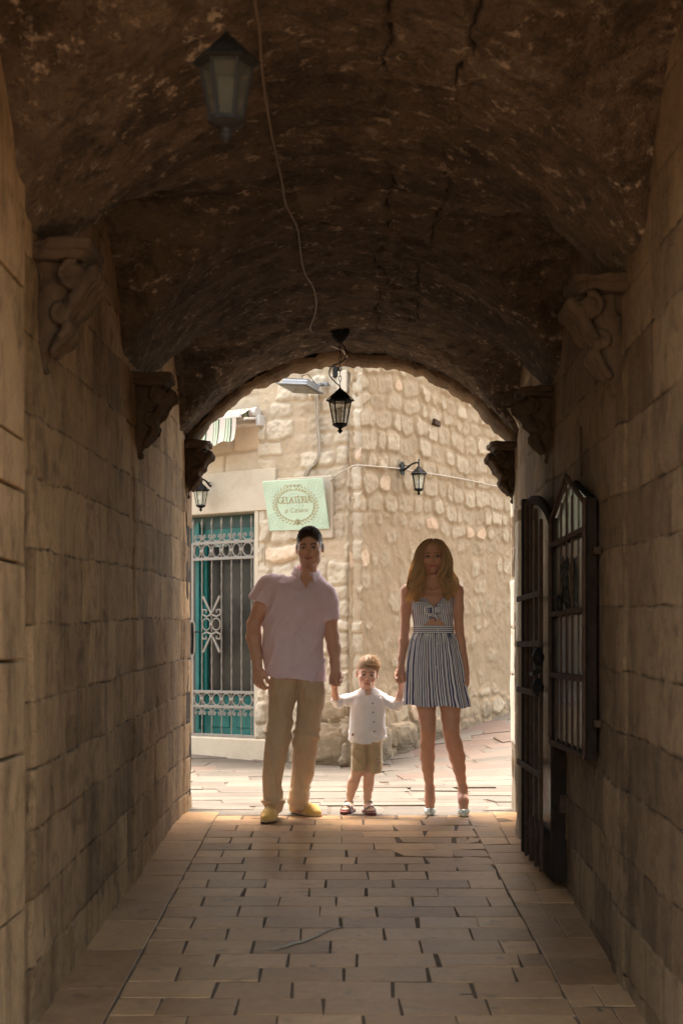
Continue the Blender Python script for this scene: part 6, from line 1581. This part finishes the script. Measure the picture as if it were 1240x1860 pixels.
# ---- folded gate leaf standing against the right wall
def XRw(Y): return XR(Y)
root = frame_obj('folded_door', Matrix.Translation((XR(7.4) - .075, 7.42, floor_z(7.4)))); tag(root, 'tall narrow dark iron and glass door folded back against the right wall', 'door')
bot = .02; y0, y1 = -.56, .50                           # local y: near .. far
def topz(y): t = (y - y0) / (y1 - y0); return 1.62 + .07 + .285 * math.sin(min(1, max(0, (t - .0) / .9)) * math.pi / 2) ** .8
ys_ = np.linspace(y0, y1, 12); tz = [topz(y) for y in ys_]
mb = MB()
Mx = Matrix.Rotation(R(90), 4, 'Z')
mb.box((.03, y0 + .03, (bot + tz[0]) / 2), (.075, .06, tz[0] - bot), bev=.004); mb.box((.0, y1 - .025, (bot + tz[-1]) / 2), (.05, .05, tz[-1] - bot), bev=.004)
mb.box((.02, (y0 + y1) / 2, bot + .10), (.05, y1 - y0 - .12, .20), bev=.004)
mb.tube([(.02, y, z - .02) for y, z in zip(ys_, tz)], .026, 6)
mb.build('frame', M_DKWOOD, root)
mb = MB(); pts = [(y, bot + .2) for y in (y0 + .06, y1 - .05)]
V = []; 
for y, z in zip(ys_, tz): V += [(.032, y, bot + .2), (.032, y, z - .04)]
mesh_np('glass', V, grid_faces(12, 2), M_DGLASS, root, smooth=False)
for k in range(4):
    y = y0 + .24 + .19 * k; mb = MB(); mb.box((-.028, y, (bot + topz(y) - .02) / 2), (.018, .018, topz(y) - .04 - bot), bev=.002); mb.build('bar', M_RUST, root)
for z in (.52, .92, 1.17, 1.42): mb = MB(); mb.box((-.045, (y0 + y1) / 2 + .06, z), (.014, y1 - y0 - .14, .030), bev=.003); mb.build('rail', M_RUST, root)
mb = MB()
for z, yy_ in ((1.10, y0 + .16), (.95, y0 + .17)): mb.lathe([(.01, -.04), (.028, -.02), (.034, .01), (.02, .035), (.008, .05)], (-.055, yy_, z), 10)
mb.tube([(-.05, y0 + .05, 1.04), (-.09, y0 + .06, 1.02), (-.09, y0 + .16, 1.02), (-.05, y0 + .18, 1.05)], .008, 6); mb.build('handle', M_IRON, root)
for z in (.40, 1.05, 1.5): mb = MB(); mb.box((.045, y0 - .02, z), (.05, .05, .09), bev=.004); mb.build('hinge', M_RUST, root)
# ---- gabled glass showcase with an iron grille on the right wall
Yc = 6.26; root = frame_obj('wall_showcase', Matrix.Translation((XR(Yc) - .015, Yc, EYE))); root.scale = (.62, 1, 1); tag(root, 'gabled iron and glass showcase with a rusty grille fixed to the right wall', 'showcase')
hb = .47; zb, ze, zg = -.435, .62, .765
mb = MB()
mb.box((-.03, 0, (zb + ze) / 2), (.03, 2 * hb - .06, ze - zb), bev=.002); mb.prism([(-hb + .03, ze), (hb - .03, ze), (0, zg - .02)], .03, Matrix.Translation((-.045, 0, 0)) @ Matrix.Rotation(R(90), 4, 'Z') @ Matrix.Translation((0, -.03, 0)))
mb.build('back_panel', M_DKWOOD, root)
mb = MB()
for q in (-1, 1): mb.box((-.055, q * (hb - .02), (zb + ze) / 2), (.075, .032, ze - zb), bev=.003)
mb.box((-.055, 0, zb), (.08, 2 * hb, .035), bev=.003)
mb.build('case', M_DKWOOD, root)
Vg = [(-.075, -hb + .03, zb + .02), (-.075, hb - .03, zb + .02), (-.075, hb - .03, ze), (-.075, 0, zg - .02), (-.075, -hb + .03, ze)]
mb = MB(); mb.quad(Vg); mb.build('glass', M_DGLASS, root)
gx = -.105
mb = MB()
for q in (-1, 1): mb.box((gx, q * hb, (zb + ze) / 2), (.020, .028, ze - zb), bev=.003); mb.tube([(gx, q * (hb + .01), ze - .02), (gx, 0, zg)], .014, 6)
for z in (zb, -.12, .165, .49): mb.box((gx - .004, 0, z), (.016, 2 * hb + .02, .024), bev=.003)
gr = mb.build('grille_frame', M_RUST, root)
for k in range(5):
    y = -.30 + .15 * k; zt_ = (-.12 if k % 2 == 0 and k != 2 else zg - .06 - abs(y) * .28) if k != 2 else zg - .03
    mb = MB(); mb.box((gx + .006, y, (zb + zt_) / 2), (.014, .014, zt_ - zb), bev=.002); mb.build('bar', M_RUST, root)
mb = MB()
for q in (-1, 1):
    for z, r_ in ((.36, .055), (.24, .06), (.30, .035)):
        mb.tube([(gx - .006, x, z2) for x, z2 in spiral(q * .065, z, r_, 1.5, ph=1.2 * q)], .007, 5)
mb.lathe([(.006, -.03), (.03, -.02), (.03, .03), (.01, .045)], (gx - .02, .10, .20), 8); mb.tube([(gx, -.02, .4), (gx - .02, .02, .25), (gx - .01, .10, .20)], .006, 5)
mb.build('scrollwork', M_IRON, root, smooth=True)
for z in (.40, -.30): mb = MB(); mb.box((-.03, -hb - .03, z), (.05, .07, .03), bev=.004); mb.build('hinge', M_RUST, root)
# thin rod above the showcase, stub near the left jamb, pale straw on the floor
mb = MB(); mb.tube([(XR(6.3) - .02, 6.22, EYE + .76), (XR(6.3) - .018, 6.24, EYE + .98)], .006, 6); tag(mb.build('iron_rod', M_RUST), 'thin iron rod rising from the gable of the wall showcase', 'rod')
mb = MB(); c = P(341, 1430, 9.72); mb.lathe([(.012, -.045), (.022, -.035), (.024, .02), (.016, .04), (.004, .046)], (c.x - .01, 9.74, c.z), 12); mb.lathe([(.008, -.2), (.008, -.04)], (c.x - .012, 9.74, c.z), 8); tag(mb.build('door_stop', M_RUST, smooth=True), 'small brown knob peeping out low behind the left wall edge', 'door stop')
def floor_pt(px, py, h=.004):
    Yv = 7.
    for _ in range(60): Yv = .5 * Yv + .5 * (EYE - float(fz(Yv)) - h) * F / (py - HZ)
    return Vector(((px - CXP) / F * Yv, Yv, float(fz(Yv)) + h))
mb = MB(); rs = np.random.RandomState(8)
sp = [floor_pt(x, y) for x, y in ((505, 1720), (518, 1719), (531, 1714), (545, 1711), (560, 1706), (575, 1700), (590, 1692), (604, 1687), (617, 1684), (628, 1683))]
mb.tube(sp, [.004, .013, .011, .013, .010, .009, .007, .006, .007, .003], 7, flat=.28)
for k in (1, 2, 4): mb.tube([sp[k], sp[k] + Vector((-.03, -.04, 0)), sp[k] + Vector((-.075, -.055, 0))], [.005, .004, .001], 5, flat=.4)
tag(mb.build('dry_stalk', M_CABLE), 'pale dry stalk lying on the passage pavers', 'stalk')
# ---------------------------------------------------------------- light, sky, camera
w = bpy.data.worlds.new('World'); scene.world = w; w.use_nodes = True; nt = w.node_tree
sky = nt.nodes.new('ShaderNodeTexSky'); sky.sky_type = 'NISHITA'; sky.sun_disc = False
to_sun = Vector((-.06, .27, 1.35)).normalized()
el = math.asin(to_sun.z); az = math.atan2(to_sun.x, to_sun.y)
sky.sun_elevation = el; sky.sun_rotation = az
sky.air_density = 1.0; sky.dust_density = 3.0; sky.ozone_density = .6
bg = nt.nodes['Background']; tint = nt.nodes.new('ShaderNodeMix'); tint.data_type = 'RGBA'; tint.blend_type = 'MULTIPLY'; tint.inputs[0].default_value = 1; tint.inputs[7].default_value = (1.0, .855, .655, 1); nt.links.new(sky.outputs[0], tint.inputs[6]); nt.links.new(tint.outputs[2], bg.inputs[0]); bg.inputs[1].default_value = .15
sd = bpy.data.lights.new('sun', 'SUN'); sd.energy = 1.5; sd.angle = R(20); sd.color = (1, .92, .82)
so = bpy.data.objects.new('sun', sd); COL.objects.link(so); so.rotation_euler = to_sun.to_track_quat('Z', 'Y').to_euler(); so.location = (0, 5, 20)
cd = bpy.data.cameras.new('camera'); cam = bpy.data.objects.new('camera', cd); COL.objects.link(cam)
cam.location = (0, 0, EYE); cam.rotation_euler = (R(90), 0, 0)
cd.sensor_fit = 'VERTICAL'; cd.sensor_height = 36; cd.lens = F / 1860 * 36; cd.shift_y = (HZ - 930) / 1860
cd.clip_start = .1; cd.clip_end = 500
cd.dof.use_dof = True; cd.dof.focus_distance = 9.1; cd.dof.aperture_fstop = 4.0
scene.camera = cam
vs = scene.view_settings; vs.view_transform = 'Standard'; vs.look = 'None'; vs.gamma = 1; vs.exposure = 3.3
scene.render.engine = 'CYCLES'
try: scene.cycles.max_bounces = 10; scene.cycles.diffuse_bounces = 6
except Exception: pass
